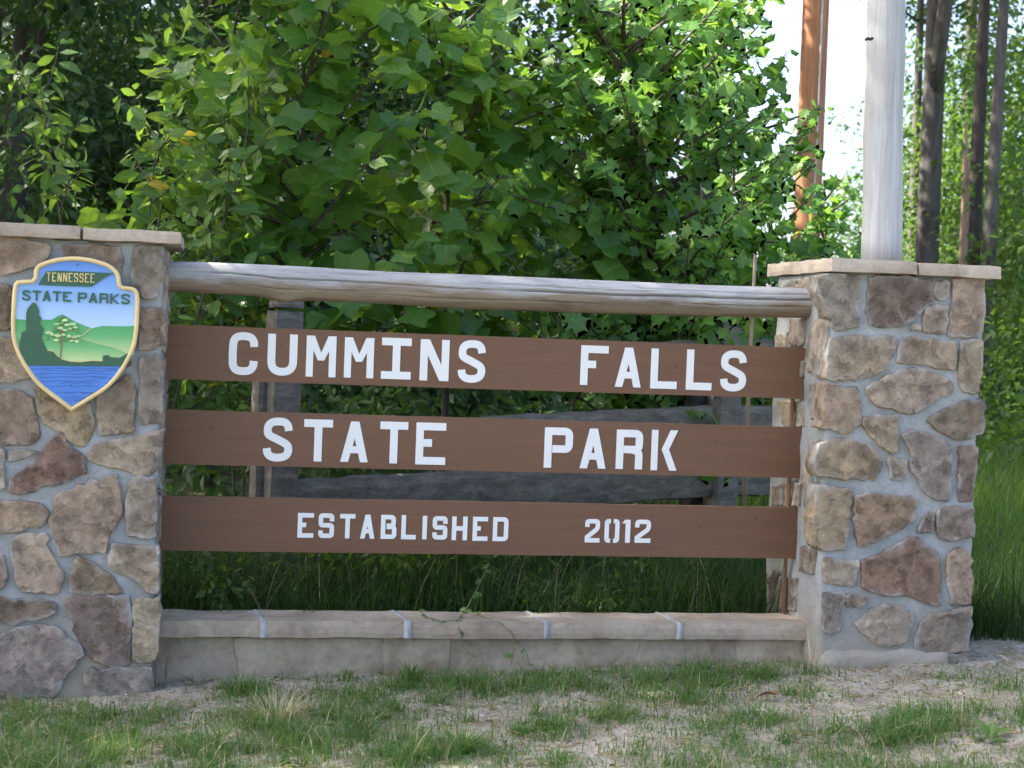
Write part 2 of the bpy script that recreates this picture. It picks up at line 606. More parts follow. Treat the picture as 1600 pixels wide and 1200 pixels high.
BARK_G = mat_bark('grey_bark', (0.05, 0.046, 0.042), (0.13, 0.12, 0.11))
TWIG = mat_bark('twig_bark', (0.06, 0.05, 0.04), (0.13, 0.11, 0.085), 20)
GREENTWIG = mat_plain('green_stem', (0.10, 0.17, 0.05))


# ------------------------------------------------------------------ ground
def gh(x, y):
    x = np.asarray(x, float)
    y = np.asarray(y, float)
    front = -0.022 + 0.036 * np.clip(x, -1.5, 4.2)
    back = 0.10 + 0.012 * np.clip(y, 0, 30)
    t = np.clip((y + 0.05) / 0.6, 0, 1)
    t = np.where(x > 3.55, np.clip((y + 0.5) / 1.5, 0, 1), t)
    z = front * (1 - t) + back * t
    near = np.clip((-1.6 - y) / 3, 0, 1)
    z = z * (1 - near) + near * -0.02
    z = z + (fbm(x * 2.2, y * 2.2, 5) - 0.5) * 0.05 * np.clip(1 - np.abs(y) / 40, 0.2, 1) + (fbm(x * 11, y * 11, 9, 3) - 0.5) * 0.018
    return z


def axis_lines(lo, hi, fine_lo, fine_hi, step):
    a = list(np.arange(fine_lo, fine_hi + 1e-6, step))
    s, p = step, fine_hi
    while p < hi:
        s *= 1.22
        p += s
        a.append(min(p, hi))
    s, p = step, fine_lo
    while p > lo:
        s *= 1.22
        p -= s
        a.insert(0, max(p, lo))
    return np.array(a)


gx = axis_lines(-400, 400, -1.4, 5.0, 0.025)
gy = axis_lines(-300, 600, -1.9, 0.4, 0.02)
GX, GY = np.meshgrid(gx, gy)
GZ = gh(GX, GY)
nV = np.stack([GX, GY, GZ], -1).reshape(-1, 3)
nxg, nyg = len(gx), len(gy)
ii, jj = np.meshgrid(np.arange(nxg - 1), np.arange(nyg - 1))
a0 = (jj * nxg + ii).ravel()
loops = np.stack([a0, a0 + 1, a0 + 1 + nxg, a0 + nxg], -1).ravel()
ground = link('ground', fast_mesh('ground', nV, 0, 4, loops, SOIL, True))
tag(ground, 'bare pale soil with patchy grass in front of the sign', None, None, 'structure')

# ------------------------------------------------------------------ stone pillars
YF = -0.2937            # front plane of both pillars
YB = YF + 0.715
XR = 2.847              # inner face of the right pillar
XRE = 3.575

Z1 = lambda p: (p[0] / 3.0, 330 + p[1] / 3.0)
Z2 = lambda p: (p[0] / 2.857, 680 + p[1] / 2.857)
Z3 = lambda p: (1170 + p[0] / 3.530, 380 + p[1] / 3.530)
Z4 = lambda p: (1170 + p[0] / 3.3326, 700 + p[1] / 3.3326)
PX = lambda p: p

STONE_COL = {
    'tan': (0.35, 0.28, 0.20), 'buff': (0.40, 0.335, 0.25), 'grey': (0.30, 0.262, 0.218), 'dark': (0.20, 0.163, 0.13),
    'red': (0.285, 0.192, 0.145), 'plum': (0.245, 0.196, 0.16), 'brown': (0.275, 0.21, 0.152), 'pink': (0.37, 0.295, 0.225), 'pale': (0.40, 0.355, 0.295),
}


def stone_mesh(poly2, to3, proud, depth, seed, rough=1.0, seg=0.03):
    """poly2: outline in the wall plane; to3(a, b, h): point h in front of the wall."""
    P = [Vector(p) for p in poly2]
    cc = sum(P, Vector((0, 0))) / len(P)
    P = [p + (p - cc).normalized() * 0.008 for p in P]      # outline at the mortar line, a little beyond the arris
    area = sum(P[i].x * P[(i + 1) % len(P)].y - P[(i + 1) % len(P)].x * P[i].y for i in range(len(P))) / 2
    if area < 0: P.reverse()
    r = random.Random(seed)
    out = []
    n = len(P)
    # corners rounded a little, edges broken into short chipped steps
    for i in range(n):
        a, b, c = P[i - 1], P[i], P[(i + 1) % n]
        k = min(0.3, 0.006 / max((a - b).length, 1e-6))
        k2 = min(0.3, 0.006 / max((c - b).length, 1e-6))
        out.append(b.lerp(a, k))
        out.append(b.lerp(c, k2))
        e0, e1 = b.lerp(c, k2), c.lerp(b, min(0.3, 0.006 / max((c - b).length, 1e-6)))
        m = int((e1 - e0).length / seg)
        nn = (e1 - e0).normalized()
        perp = Vector((nn.y, -nn.x))
        for q in range(1, m + 1):
            t = q / (m + 1)
            out.append(e0.lerp(e1, t) + perp * (r.gauss(0, 0.0042) * rough))
    m = len(out)
    c = sum(out, Vector((0, 0))) / m
    tx, ty = r.uniform(-0.03, 0.03), r.uniform(-0.03, 0.03)

    def face_h(p):
        q = Vector((p.x * 9, p.y * 9, seed * 1.7))
        return proud + (p.x - c.x) * tx + (p.y - c.y) * ty + 0.008 * rough * noise.noise(q) + 0.005 * noise.noise(q * 2.7) + 0.003 * noise.noise(q * 7)

    V, Fc = [], []
    rings = [(0.000, 'back'), (0.000, 'side'), (0.002, 'edge'), (0.006, 'top'), (0.026, 'top'), (0.055, 'top'), (0.5, 'mid')]
    for d, kind in rings:
        for p in out:
            v = c - p
            L = max(v.length, 1e-6)
            if kind == 'mid':
                q = p + v * 0.55
            else:
                q = p + v / L * min(d * r.uniform(0.75, 1.3), L * 0.4)
            if kind == 'back': h = -depth
            elif kind == 'side': h = face_h(q) - 0.0075 * r.uniform(0.8, 1.5)
            elif kind == 'edge': h = face_h(q) - 0.0025 * r.uniform(0.1, 1.9)
            else: h = face_h(q)
            V.append(to3(q.x, q.y, h))
    V.append(to3(c.x, c.y, face_h(c)))
    for k in range(len(rings) - 1):
        for i in range(m):
            j = (i + 1) % m
            Fc.append((k * m + i, k * m + j, (k + 1) * m + j, (k + 1) * m + i))
    ce = len(V) - 1
    for i in range(m):
        Fc.append(((len(rings) - 1) * m + i, (len(rings) - 1) * m + (i + 1) % m, ce))
    return V, Fc


_stone_n = [0]


def sharpen(o, ang=0.55):
    """break the smooth shading along the stone's arrises"""
    bm = bmesh.new()
    bm.from_mesh(o.data)
    bmesh.ops.recalc_face_normals(bm, faces=bm.faces)
    for e in bm.edges:
        if len(e.link_faces) == 2 and e.calc_face_angle(0) > ang: e.smooth = False
    bm.to_mesh(o.data)
    bm.free()



def lay_stone(parent, poly2, to3, col, proud=0.022, depth=0.06, rough=1.0):
    _stone_n[0] += 1
    s = _stone_n[0]
    V, Fc = stone_mesh(poly2, to3, proud, depth, s, rough)
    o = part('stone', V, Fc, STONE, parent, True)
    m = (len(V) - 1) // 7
    att = o.data.attributes.new('lit_rim', 'FLOAT', 'POINT')  # weight of the painted edge highlight, full on the outer rings
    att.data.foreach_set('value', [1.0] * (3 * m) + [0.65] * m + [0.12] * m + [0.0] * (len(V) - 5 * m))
    sharpen(o)
    # keep normals pointing out of the wall
    bm = bmesh.new()
    bm.from_mesh(o.data)
    bmesh.ops.recalc_face_normals(bm, faces=bm.faces)
    bm.to_mesh(o.data)
    bm.free()
    r = random.Random(s)
    k = r.uniform(0.9, 1.1)
    c = STONE_COL[col]
    o.color = (c[0] * k * r.uniform(.96, 1.04), c[1] * k, c[2] * k * r.uniform(.94, 1.06), 1)
    return o


def front3(a, b, h): return (a, YF - h, b)
def inner_right3(a, b, h): return (XR - h, a, b)         # faces -x (right pillar, towards the sign)
def outer_right3(a, b, h): return (XRE + h, a, b)
def inner_left3(a, b, h): return (-0.012 + h, a, b)      # left pillar, faces the sign


def trace(parent, conv, pts, col, proud=0.022, depth=0.06, plane='front', rough=1.0):
    if plane == 'front':
        q = [at(*conv(p), 1, YF - proud) for p in pts]
        lay_stone(parent, [(p[0], p[2]) for p in q], front3, col, proud, depth, rough)
    else:
        q = [at(*conv(p), 0, XR - proud) for p in pts]
        lay_stone(parent, [(p[1], p[2]) for p in q], inner_right3, col, proud, depth, rough)


def mortar_core(x0, x1, y0, y1, z0, z1, parent):
    V, Fc = rough_box(x0, x1, y0, y1, z0, z1, (30, 26, 80), 0.009, 0.004, 11, 2.0 + x0)
    return part('mortar_core', V, Fc, MORTAR, parent, True)


def fill_face(parent, to3, a0, a1, b0, b1, seed, proud=0.02):
    """a generic fitted-stone face for the sides the photograph does not show"""
    r = random.Random(seed)
    b = b0
    cols = list(STONE_COL)
    while b < b1 - 0.05:
        h = min(r.uniform(0.13, 0.24), b1 - b)
        if b1 - (b + h) < 0.08: h = b1 - b
        a = a0
        while a < a1 - 0.04:
            wd = min(r.uniform(0.14, 0.3), a1 - a)
            if a1 - (a + wd) < 0.09: wd = a1 - a
            g = 0.013
            j = lambda s=0.018: r.uniform(-s, s) * 0.6
            pts = [(a + g + abs(j()), b + g + abs(j())), (a + wd * 0.5, b + g + abs(j())), (a + wd - g - abs(j(.03)), b + g + abs(j(.03))),
                   (a + wd - g - abs(j()), b + h * 0.55), (a + wd - g - abs(j(.05)), b + h - g - abs(j())), (a + wd * 0.45, b + h - g - abs(j(.03))), (a + g + abs(j(.05)), b + h - g - abs(j()))]
            lay_stone(parent, pts, to3, r.choice(cols), proud, 0.05)
            a += wd
        b += h


# left pillar ------------------------------------------------------
zl_top = at(288, 362, 1, YF - 0.05)[2]
zl_bot = at(286, 382, 1, YF - 0.05)[2]
XL0 = -0.735
lp = empty('stone_pillar', (-0.37, 0.06, -0.06), 'left fieldstone pillar with the shield plaque on its front, stone cap on top', 'pillar', 'stone pillars')
mortar_core(XL0 + 0.012, -0.014, YF + 0.002, YB - 0.012, -0.25, zl_bot, lp)
LST = [
    (Z1, [(-60, 112), (60, 122), (215, 150), (235, 168), (225, 205), (180, 255), (60, 285), (-60, 296)], 'tan'),
    (Z1, [(300, 162), (430, 155), (556, 168), (573, 230), (560, 300), (420, 305), (292, 300), (288, 230)], 'plum'),
    (Z1, [(632, 168), (755, 170), (768, 240), (763, 330), (735, 398), (690, 406), (622, 385), (618, 290)], 'grey'),
    (Z1, [(-50, 345), (40, 350), (60, 390), (55, 520), (40, 550), (-50, 555)], 'brown'),
    (Z1, [(652, 458), (770, 462), (780, 520), (775, 622), (720, 640), (652, 645), (648, 540)], 'brown'),
    (Z1, [(-55, 600), (70, 597), (120, 650), (150, 775), (60, 798), (-55, 805)], 'buff'),
    (Z1, [(655, 692), (740, 672), (764, 692), (757, 850), (752, 990), (660, 993), (650, 850)], 'grey'),
    (Z1, [(-50, 850), (40, 837), (100, 850), (150, 880), (178, 1010), (180, 1060), (140, 1090), (-50, 1085)], 'plum'),
    (Z1, [(160, 832), (200, 820), (310, 890), (420, 905), (440, 1000), (420, 1060), (390, 1103), (330, 1080), (300, 1030), (215, 1000), (180, 950)], 'tan'),
    (Z1, [(455, 880), (560, 800), (615, 772), (632, 832), (630, 1028), (540, 1043), (467, 1048), (457, 950)], 'tan'),
    (Z1, [(140, 360), (560, 360), (590, 480), (570, 560), (380, 600), (170, 560), (120, 470)], 'brown'),
    (Z1, [(190, 620), (420, 640), (600, 600), (610, 720), (480, 800), (330, 790), (200, 760)], 'grey'),
    (PX, [(136, 713), (149, 696), (189, 687), (241, 674), (256, 671), (250, 705), (241, 737), (213, 742), (185, 730), (150, 724)], 'buff'),
    (Z2, [(45, 200), (150, 120), (255, 5), (283, 2), (320, 65), (375, 105), (382, 170), (290, 205), (120, 258), (43, 255)], 'red'),
    (Z2, [(40, 66), (100, 68), (165, 74), (105, 100), (42, 116)], 'grey'),
    (Z2, [(-60, 65), (18, 68), (20, 228), (-60, 250)], 'pale'),
    (Z2, [(222, 380), (250, 330), (246, 282), (270, 257), (325, 250), (400, 205), (520, 180), (535, 250), (542, 350), (490, 430), (468, 523), (370, 523), (265, 538), (242, 450)], 'tan'),
    (Z2, [(575, 217), (602, 192), (692, 187), (700, 300), (695, 450), (640, 460), (572, 445), (565, 300)], 'grey'),
    (Z2, [(-60, 285), (50, 302), (90, 298), (180, 312), (212, 342), (195, 395), (100, 425), (-60, 452)], 'tan'),
    (Z2, [(50, 472), (90, 447), (205, 442), (215, 520), (280, 612), (250, 710), (100, 695), (70, 640)], 'pink'),
    (Z2, [(490, 540), (505, 488), (600, 497), (702, 500), (705, 590), (704, 700), (680, 705), (610, 650), (487, 590)], 'buff'),
    (Z2, [(312, 640), (330, 570), (350, 544), (410, 572), (500, 632), (546, 700), (430, 706), (315, 704)], 'brown'),
    (Z2, [(-55, 530), (18, 547), (30, 640), (14, 680), (-55, 685)], 'plum'),
    (Z2, [(-60, 718), (100, 737), (200, 742), (250, 756), (240, 795), (130, 823), (-60, 840)], 'dark'),
    (Z2, [(288, 730), (360, 720), (570, 717), (580, 780), (575, 1022), (470, 1026), (400, 990), (350, 900), (312, 810)], 'plum'),
    (Z2, [(592, 747), (650, 737), (712, 727), (718, 800), (694, 1000), (672, 1012), (590, 1006), (597, 900)], 'buff'),
    (Z2, [(20, 885), (90, 862), (180, 850), (250, 862), (355, 942), (370, 980), (300, 1060), (250, 1158), (100, 1175), (-55, 1175), (-55, 1000)], 'grey'),
    (Z2, [(385, 1052), (480, 1050), (560, 1042), (672, 1042), (678, 1160), (560, 1170), (387, 1165)], 'grey'),
]
for conv, pts, col in LST:
    trace(lp, conv, pts, col, 0.013 + 0.007 * random.random(), 0.07)
fill_face(lp, inner_left3, YF + 0.02, YB - 0.02, -0.1, zl_bot - 0.02, 5, 0.012)
xs = at(127, 372, 1, YF - 0.05)[0]
for x0, x1, sdv in ((XL0 - 0.05, xs - 0.002, 1.0), (xs + 0.002, 0.052, 2.0)):
    V, Fc = rough_box(x0, x1, YF - 0.05, YB + 0.05, zl_bot, zl_top + (0.006 if sdv < 2 else 0), (12, 14, 3), 0.004, 0.005, 9, sdv)
    part('cap_slab', V, Fc, CAPM, lp, False)

# right pillar -----------------------------------------------------
zr_top = at(1300, 403, 1, YF - 0.05)[2]
zr_bot = at(1298, 424, 1, YF - 0.05)[2]
rp = empty('stone_pillar', (3.2, 0.06, 0.05), 'right fieldstone pillar with the white round post rising from its cap', 'pillar', 'stone pillars')
mortar_core(XR + 0.002, XRE - 0.010, YF + 0.002, YB - 0.012, -0.2, zr_bot, rp)
RST = [
    (Z3, [(388, 187), (500, 174), (620, 182), (610, 300), (600, 458), (540, 473), (482, 477), (440, 400), (392, 270)], 'grey'),
    (Z3, [(672, 192), (720, 182), (1000, 197), (1022, 205), (1015, 320), (930, 400), (850, 453), (760, 460), (672, 448), (665, 300)], 'dark'),
    (Z3, [(1032, 217), (1108, 217), (1103, 290), (1060, 312), (1024, 288)], 'grey'),
    (Z3, [(1128, 202), (1297, 192), (1302, 300), (1292, 488), (1210, 518), (1103, 508), (1117, 400), (1132, 280)], 'pink'),
    (Z3, [(985, 357), (1040, 347), (1110, 352), (1103, 430), (1083, 498), (1000, 488), (967, 478), (972, 400)], 'pink'),
    (Z3, [(907, 450), (945, 446), (950, 478), (902, 482)], 'pale'),
    (Z3, [(460, 527), (540, 517), (700, 517), (813, 522), (800, 610), (750, 698), (680, 736), (560, 743), (470, 760), (432, 740), (440, 620)], 'buff'),
    (Z3, [(852, 532), (920, 517), (1020, 532), (1138, 547), (1140, 620), (1136, 698), (1030, 688), (930, 663), (822, 658), (832, 590)], 'tan'),
    (Z3, [(1177, 547), (1270, 527), (1294, 547), (1287, 680), (1272, 823), (1190, 813), (1167, 760), (1174, 640)], 'buff'),
    (Z3, [(652, 800), (740, 752), (840, 702), (940, 692), (1020, 717), (1100, 747), (1128, 780), (1118, 830), (1040, 868), (960, 913), (890, 940), (800, 908), (700, 888), (680, 860)], 'buff'),
    (Z3, [(430, 778), (472, 792), (600, 797), (616, 880), (618, 998), (540, 1048), (480, 1028), (400, 1015), (420, 900)], 'tan'),
    (Z3, [(992, 980), (1080, 922), (1180, 877), (1290, 862), (1304, 900), (1292, 1048), (1200, 1078), (1130, 1073), (1040, 1028)], 'dark'),
    (Z3, [(642, 962), (720, 952), (826, 952), (823, 1060), (818, 1148), (790, 1158), (720, 1108), (660, 1040), (632, 1000)], 'tan'),
    (PX, [(1281, 695), (1298, 688), (1329, 687), (1362, 697), (1377, 712), (1378, 730), (1365, 751), (1332, 745), (1302, 745), (1279, 743), (1275, 730)], 'tan'),
    (PX, [(1411, 682), (1425, 673), (1453, 678), (1479, 691), (1489, 701), (1487, 745), (1482, 783), (1464, 780), (1446, 768), (1437, 748), (1425, 733), (1428, 712)], 'grey'),
    (PX, [(1500, 699), (1524, 698), (1527, 704), (1525, 740), (1521, 782), (1501, 783), (1499, 760), (1501, 727)], 'plum'),
    (Z4, [(737, 43), (800, 62), (828, 72), (813, 168), (742, 158)], 'pale'),
    (Z4, [(360, 205), (400, 197), (480, 217), (533, 217), (518, 350), (508, 528), (430, 533), (350, 513), (345, 400)], 'tan'),
    (Z4, [(562, 252), (620, 237), (740, 247), (850, 242), (878, 280), (868, 360), (800, 418), (700, 468), (577, 513), (557, 400), (552, 320)], 'brown'),
    (Z4, [(943, 337), (963, 342), (958, 438), (887, 438), (902, 400)], 'plum'),
    (Z4, [(992, 332), (1020, 312), (1172, 312), (1170, 463), (1080, 478), (1002, 468), (987, 420)], 'plum'),
    (Z4, [(597, 590), (700, 552), (800, 497), (880, 467), (930, 512), (983, 542), (998, 600), (1001, 720), (998, 822), (900, 793), (820, 763), (720, 768), (602, 730)], 'red'),
    (Z4, [(1047, 562), (1080, 532), (1120, 527), (1152, 560), (1162, 650), (1164, 720), (1157, 808), (1062, 818), (1047, 720), (1040, 640)], 'pink'),
    (Z4, [(402, 577), (470, 587), (578, 587), (558, 718), (480, 713), (397, 698), (392, 640)], 'buff'),
    (Z4, [(392, 762), (440, 757), (500, 752), (508, 800), (480, 820), (478, 948), (420, 968), (392, 940)], 'grey'),
    (Z4, [(517, 772), (570, 762), (618, 790), (590, 828), (522, 828)], 'grey'),
    (Z4, [(562, 915), (640, 842), (720, 817), (800, 827), (853, 860), (843, 950), (820, 1008), (730, 1033), (660, 1013), (592, 960)], 'pale'),
    (Z4, [(872, 1000), (902, 920), (960, 867), (1060, 852), (1162, 827), (1162, 920), (1142, 1053), (1000, 1063), (872, 1068)], 'grey'),
    (Z4, [(965, 1100), (1040, 1075), (1110, 1072), (1138, 1100), (1135, 1150), (970, 1160)], 'grey'),
]
for conv, pts, col in RST:
    trace(rp, conv, pts, col, 0.013 + 0.007 * random.random(), 0.10)
RIN = [
    (Z3, [(352, 432), (398, 378), (425, 440), (418, 560), (403, 640), (393, 722), (370, 728), (325, 708), (322, 600), (334, 500)], 'pale'),
    (Z3, [(190, 232), (260, 205), (375, 195), (365, 250), (330, 300), (200, 300)], 'pale'),
    (Z3, [(222, 420), (298, 420), (293, 540), (260, 563), (222, 545)], 'pale'),
    (Z3, [(148, 512), (215, 492), (222, 600), (142, 610)], 'grey'),
    (Z3, [(338, 778), (415, 782), (385, 990), (335, 965)], 'pale'),
    (Z4, [(285, 90), (318, 105), (312, 470), (280, 480)], 'pale'),
    (Z4, [(268, 515), (338, 528), (326, 655), (258, 640)], 'grey'),
    (Z4, [(118, 205), (160, 195), (165, 300), (115, 300)], 'grey'),
    (Z4, [(95, 690), (122, 640), (148, 650), (140, 800), (104, 790)], 'dark'),
    (Z4, [(152, 672), (240, 682), (232, 845), (135, 828)], 'grey'),
    (Z4, [(180, 180), (262, 180), (255, 300), (180, 300)], 'pale'),
    (Z3, [(140, 640), (300, 650), (290, 740), (150, 735)], 'grey'),
    (Z3, [(160, 870), (290, 880), (290, 1010), (180, 1000)], 'pale'),
]
for conv, pts, col in RIN:
    trace(rp, conv, pts, col, 0.014, 0.05, 'inner')
fill_face(rp, outer_right3, YF + 0.05, YB - 0.02, 0.05, zr_bot - 0.02, 8, 0.012)
XC0 = at(1300, 403, 1, YF - 0.05)[0]
XC1 = at(1567, 412, 1, YF - 0.05)[0]
xs = at(1436, 408, 1, YF - 0.05)[0]
ybk = at(1198, 413, 0, XC0)[1]
for x0, x1, sdv in ((XC0, xs - 0.002, 3.0), (xs + 0.002, XC1, 4.0)):
    V, Fc = rough_box(x0, x1, YF - 0.05, ybk, zr_bot, zr_top + (0.004 if sdv < 4 else 0), (12, 14, 3), 0.004, 0.005, 9, sdv)
    part('cap_slab', V, Fc, CAPM, rp, False)
# smeared mortar footing in front of the right pillar
V, Fc = rough_box(XR + 0.02, XRE - 0.10, YF - 0.03, YF + 0.1, -0.1, 0.16, (16, 4, 6), 0.02, 0.02, 7, 6.0)
part('mortar_footing', V, Fc, MORTAR, rp, True)

# white round post on the right pillar -----------------------------
WPOST = mat_wood('whitewashed_wood', (0.36, 0.375, 0.385), (0.44, 0.455, 0.465), (0.52, 0.53, 0.535), (26, 26, 0.9), 0.75, 0.25)
yp = YF + 0.36
pb, pb2 = at(1347, 402, 1, yp), at(1407, 402, 1, yp)
px0 = (pb[0] + pb2[0]) / 2
pr0 = (pb2[0] - pb[0]) / 2 * 0.985
pt, pt2 = at(1356, 2, 1, yp), at(1413, 2, 1, yp)
px1, pr1, pz1 = (pt[0] + pt2[0]) / 2, (pt2[0] - pt[0]) / 2 * 0.985, pt[2]
path, rad = [], []
for k in range(30):
    t = k / 29
    z = zr_top - 0.0 + t * 3.4
    f = (z - zr_top) / (pz1 - zr_top)
    path.append((px0 + (px1 - px0) * f + 0.003 * math.sin(k * .9), yp, z))
    rad.append(max(0.04, pr0 + (pr1 - pr0) * f + 0.0015 * math.sin(k * 1.7)))
V, Fc = tube(path, rad, 28)
wp = empty('round_post', (px0, yp, zr_top), 'tall whitewashed round wooden post standing on the right pillar cap', 'post')
part('shaft', V, Fc, WPOST, wp, True)
for (qx, qy) in ((1357, 60), (1363, 60)):
    p = at(qx, qy, 1, yp - 0.082)
    V, Fc = tube([p, p + np.array([0, 0.03, 0])], [0.007, 0.007], 6)
    part('bolt_hole', V, Fc, mat_plain('black_hole', (0.02, 0.018, 0.015)), wp)

# ------------------------------------------------------------------ low wall with coping
YCF, YCB, ZCT, ZCB = -0.1746, 0.103, 0.2519, 0.1759
lw = empty('low_wall', (1.43, -0.03, 0.0), 'low stone wall with sandstone coping between the two pillars', 'wall')
V, Fc = rough_box(-0.012, XR + 0.012, YCF + 0.052, YCB - 0.03, -0.2, ZCB - 0.002, (40, 4, 6), 0.004, 0.003, 8, 3)
part('wall_core', V, Fc, MORTAR, lw, True)
JOINT = mat_slab('pale_mortar', (0.30, 0.31, 0.31), (0.38, 0.39, 0.39), (0.46, 0.47, 0.47))
seams = [(-0.01, -0.01)]
for (a, b) in (((399, 957), (411, 990)), ((614, 956), (637, 990)), ((824, 956), (854, 990)), ((1026, 957), (1062, 990))):
    q0, q1 = at(*a, 2, ZCT), at(*b, 1, YCF)
    seams.append((q0[0], q1[0]))
seams.append((XR + 0.01, XR + 0.02))
for k in range(5):
    (b0, f0), (b1, f1) = seams[k], seams[k + 1]
    g = 0.010
    V, Fc = rough_box(0, 1, YCF, YCB, ZCB + random.uniform(-.003, .003), ZCT + random.uniform(-.003, .003), (14, 5, 3), 0.0, 0.0, 8, k)
    VV = []
    for (x, y, z) in V:
        t = (y - YCF) / (YCB - YCF)
        xa, xb = f0 + (b0 - f0) * t + g, f1 + (b1 - f1) * t - g
        p = Vector((xa + (xb - xa) * x, y, z))
        e = 0
        if (abs(y - YCF) < 1e-4 or abs(y - YCB) < 1e-4) and (z > ZCT - 0.01 or z < ZCB + 0.01):
            p.y += (0.006 if y < 0 else -0.006) * (0.4 + abs(noise.noise(p * 14)))
            p.z += -0.004 if z > 0.2 else 0.003
        p += Vector((noise.noise(p * 9), noise.noise(p * 9 + Vector((5, 5, 5))), noise.noise(p * 8 + Vector((9, 0, 5))))) * 0.005
        VV.append(p)
    part('coping_slab', VV, Fc, COPM, lw, False)
for k in range(1, 5):
    b0, f0 = seams[k]
    rr = random.Random(k)
    Vs = []
    cols = 7
    for j in range(cols):
        t = j / (cols - 1)
        y = YCF - 0.002 + (YCB - 0.006 - YCF) * t
        x = f0 + (b0 - f0) * t
        wj = 0.013 + rr.uniform(-0.002, 0.004)
        zt = ZCT + 0.004 + rr.uniform(-0.001, 0.003)
        Vs += [(x - wj, y, ZCB + 0.004), (x - wj, y, zt - 0.006), (x, y - (0.004 if j == 0 else 0), zt), (x + wj, y, zt - 0.006), (x + wj, y, ZCB + 0.004)]
    Fs = []
    for j in range(cols - 1):
        for q in range(4):
            a = j * 5 + q
            Fs.append((a, a + 1, a + 6, a + 5))
    Fs.append((0, 4, 3, 2, 1))
    part('mortar_joint', Vs, Fs, JOINT, lw, True)
# veneer stones on the face of the low wall
cuts_top = [240, 264, 366, 598, 704, 900, 1000, 1074, 1152, 1255]
cuts_bot = [240, 262, 388, 602, 700, 905, 984, 1070, 1150, 1255]
for k in range(len(cuts_top) - 1):
    r = random.Random(k + 40)
    q = [at(cuts_top[k], 1003, 1, YCF + 0.04), at(cuts_top[k + 1], 1003, 1, YCF + 0.04), at(cuts_bot[k + 1], 1060, 1, YCF + 0.04), at(cuts_bot[k], 1060, 1, YCF + 0.04)]
    g = 0.0006
    zt, zb = ZCB - 0.006, -0.12
    pts = [(q[0][0] + g, zt), (q[1][0] - g, zt), (q[2][0] - g + r.uniform(-.008, .008), zb), (q[3][0] + g + r.uniform(-.008, .008), zb)]
    V, Fc = stone_mesh(pts, lambda a, b, h: (a, YCF + 0.052 - h, b), 0.010 + r.uniform(0, 0.003), 0.02, k + 300, 0.45)
    o = part('veneer_stone', V, Fc, WALLM, lw, True)
    bm = bmesh.new(); bm.from_mesh(o.data); bmesh.ops.recalc_face_normals(bm, faces=bm.faces); bm.to_mesh(o.data); bm.free()

# ------------------------------------------------------------------ sign boards and letters
BH = 0.235
ROWS = [1.4853, 1.1228, 0.7533]


def round_path(pts, rad):
    """pts in world units, rad per vertex (0 = sharp)"""
    out = []
    n = len(pts)
    closed = n > 2 and (Vector(pts[0]) - Vector(pts[-1])).length < 1e-6
    for i in range(n):
        p = Vector(pts[i])
        if 0 < i < n - 1 and rad[i] > 0:
            a, b = Vector(pts[i - 1]), Vector(pts[i + 1])
            r = min(rad[i], (a - p).length * 0.5, (b - p).length * 0.5)
            s, e = p + (a - p).normalized() * r, p + (b - p).normalized() * r
            for k in range(9):
                t = k / 8
                out.append(s * (1 - t) ** 2 + p * 2 * t * (1 - t) + e * t * t)
        else:
            out.append(p)
    res = [out[0]]
    for q in out[1:]:
        if (q - res[-1]).length > 1e-5: res.append(q)
    return res, closed


def strip(pts, wd, h0, h1, to3):
    """a stroke of width wd along pts, as a solid from height h0 to h1"""
    path, closed = pts
    n = len(path)
    if closed: path = path[:-1]; n -= 1
    Lf, Rt = [], []
    for i in range(n):
        if closed:
            a, c = path[i - 1], path[(i + 1) % n]
        else:
            a, c = path[max(i - 1, 0)], path[min(i + 1, n - 1)]
        p = path[i]
        d0 = (p - a).normalized() if (p - a).length > 1e-7 else (c - p).normalized()
        d1 = (c - p).normalized() if (c - p).length > 1e-7 else d0
        n0, n1 = Vector((-d0.y, d0.x)), Vector((-d1.y, d1.x))
        m = n0 + n1
        m.normalize()
        k = min(1 / max(m.dot(n1), 0.45), 1.9)
        Lf.append(p + m * wd / 2 * k)
        Rt.append(p - m * wd / 2 * k)
    V = [to3(q.x, q.y, h1) for q in Lf] + [to3(q.x, q.y, h1) for q in Rt] + [to3(q.x, q.y, h0) for q in Lf] + [to3(q.x, q.y, h0) for q in Rt]
    Fc = []
    rngn = n if closed else n - 1
    for i in range(rngn):
        j = (i + 1) % n
        Fc += [(i, n + i, n + j, j), (2 * n + i, i, j, 2 * n + j), (n + i, 3 * n + i, 3 * n + j, n + j)]
    if not closed:
        Fc += [(0, 2 * n, 3 * n, n), (n - 1, 2 * n - 1, 4 * n - 1, 3 * n - 1)]
    return V, Fc


BIG, SM = 9, 0.12
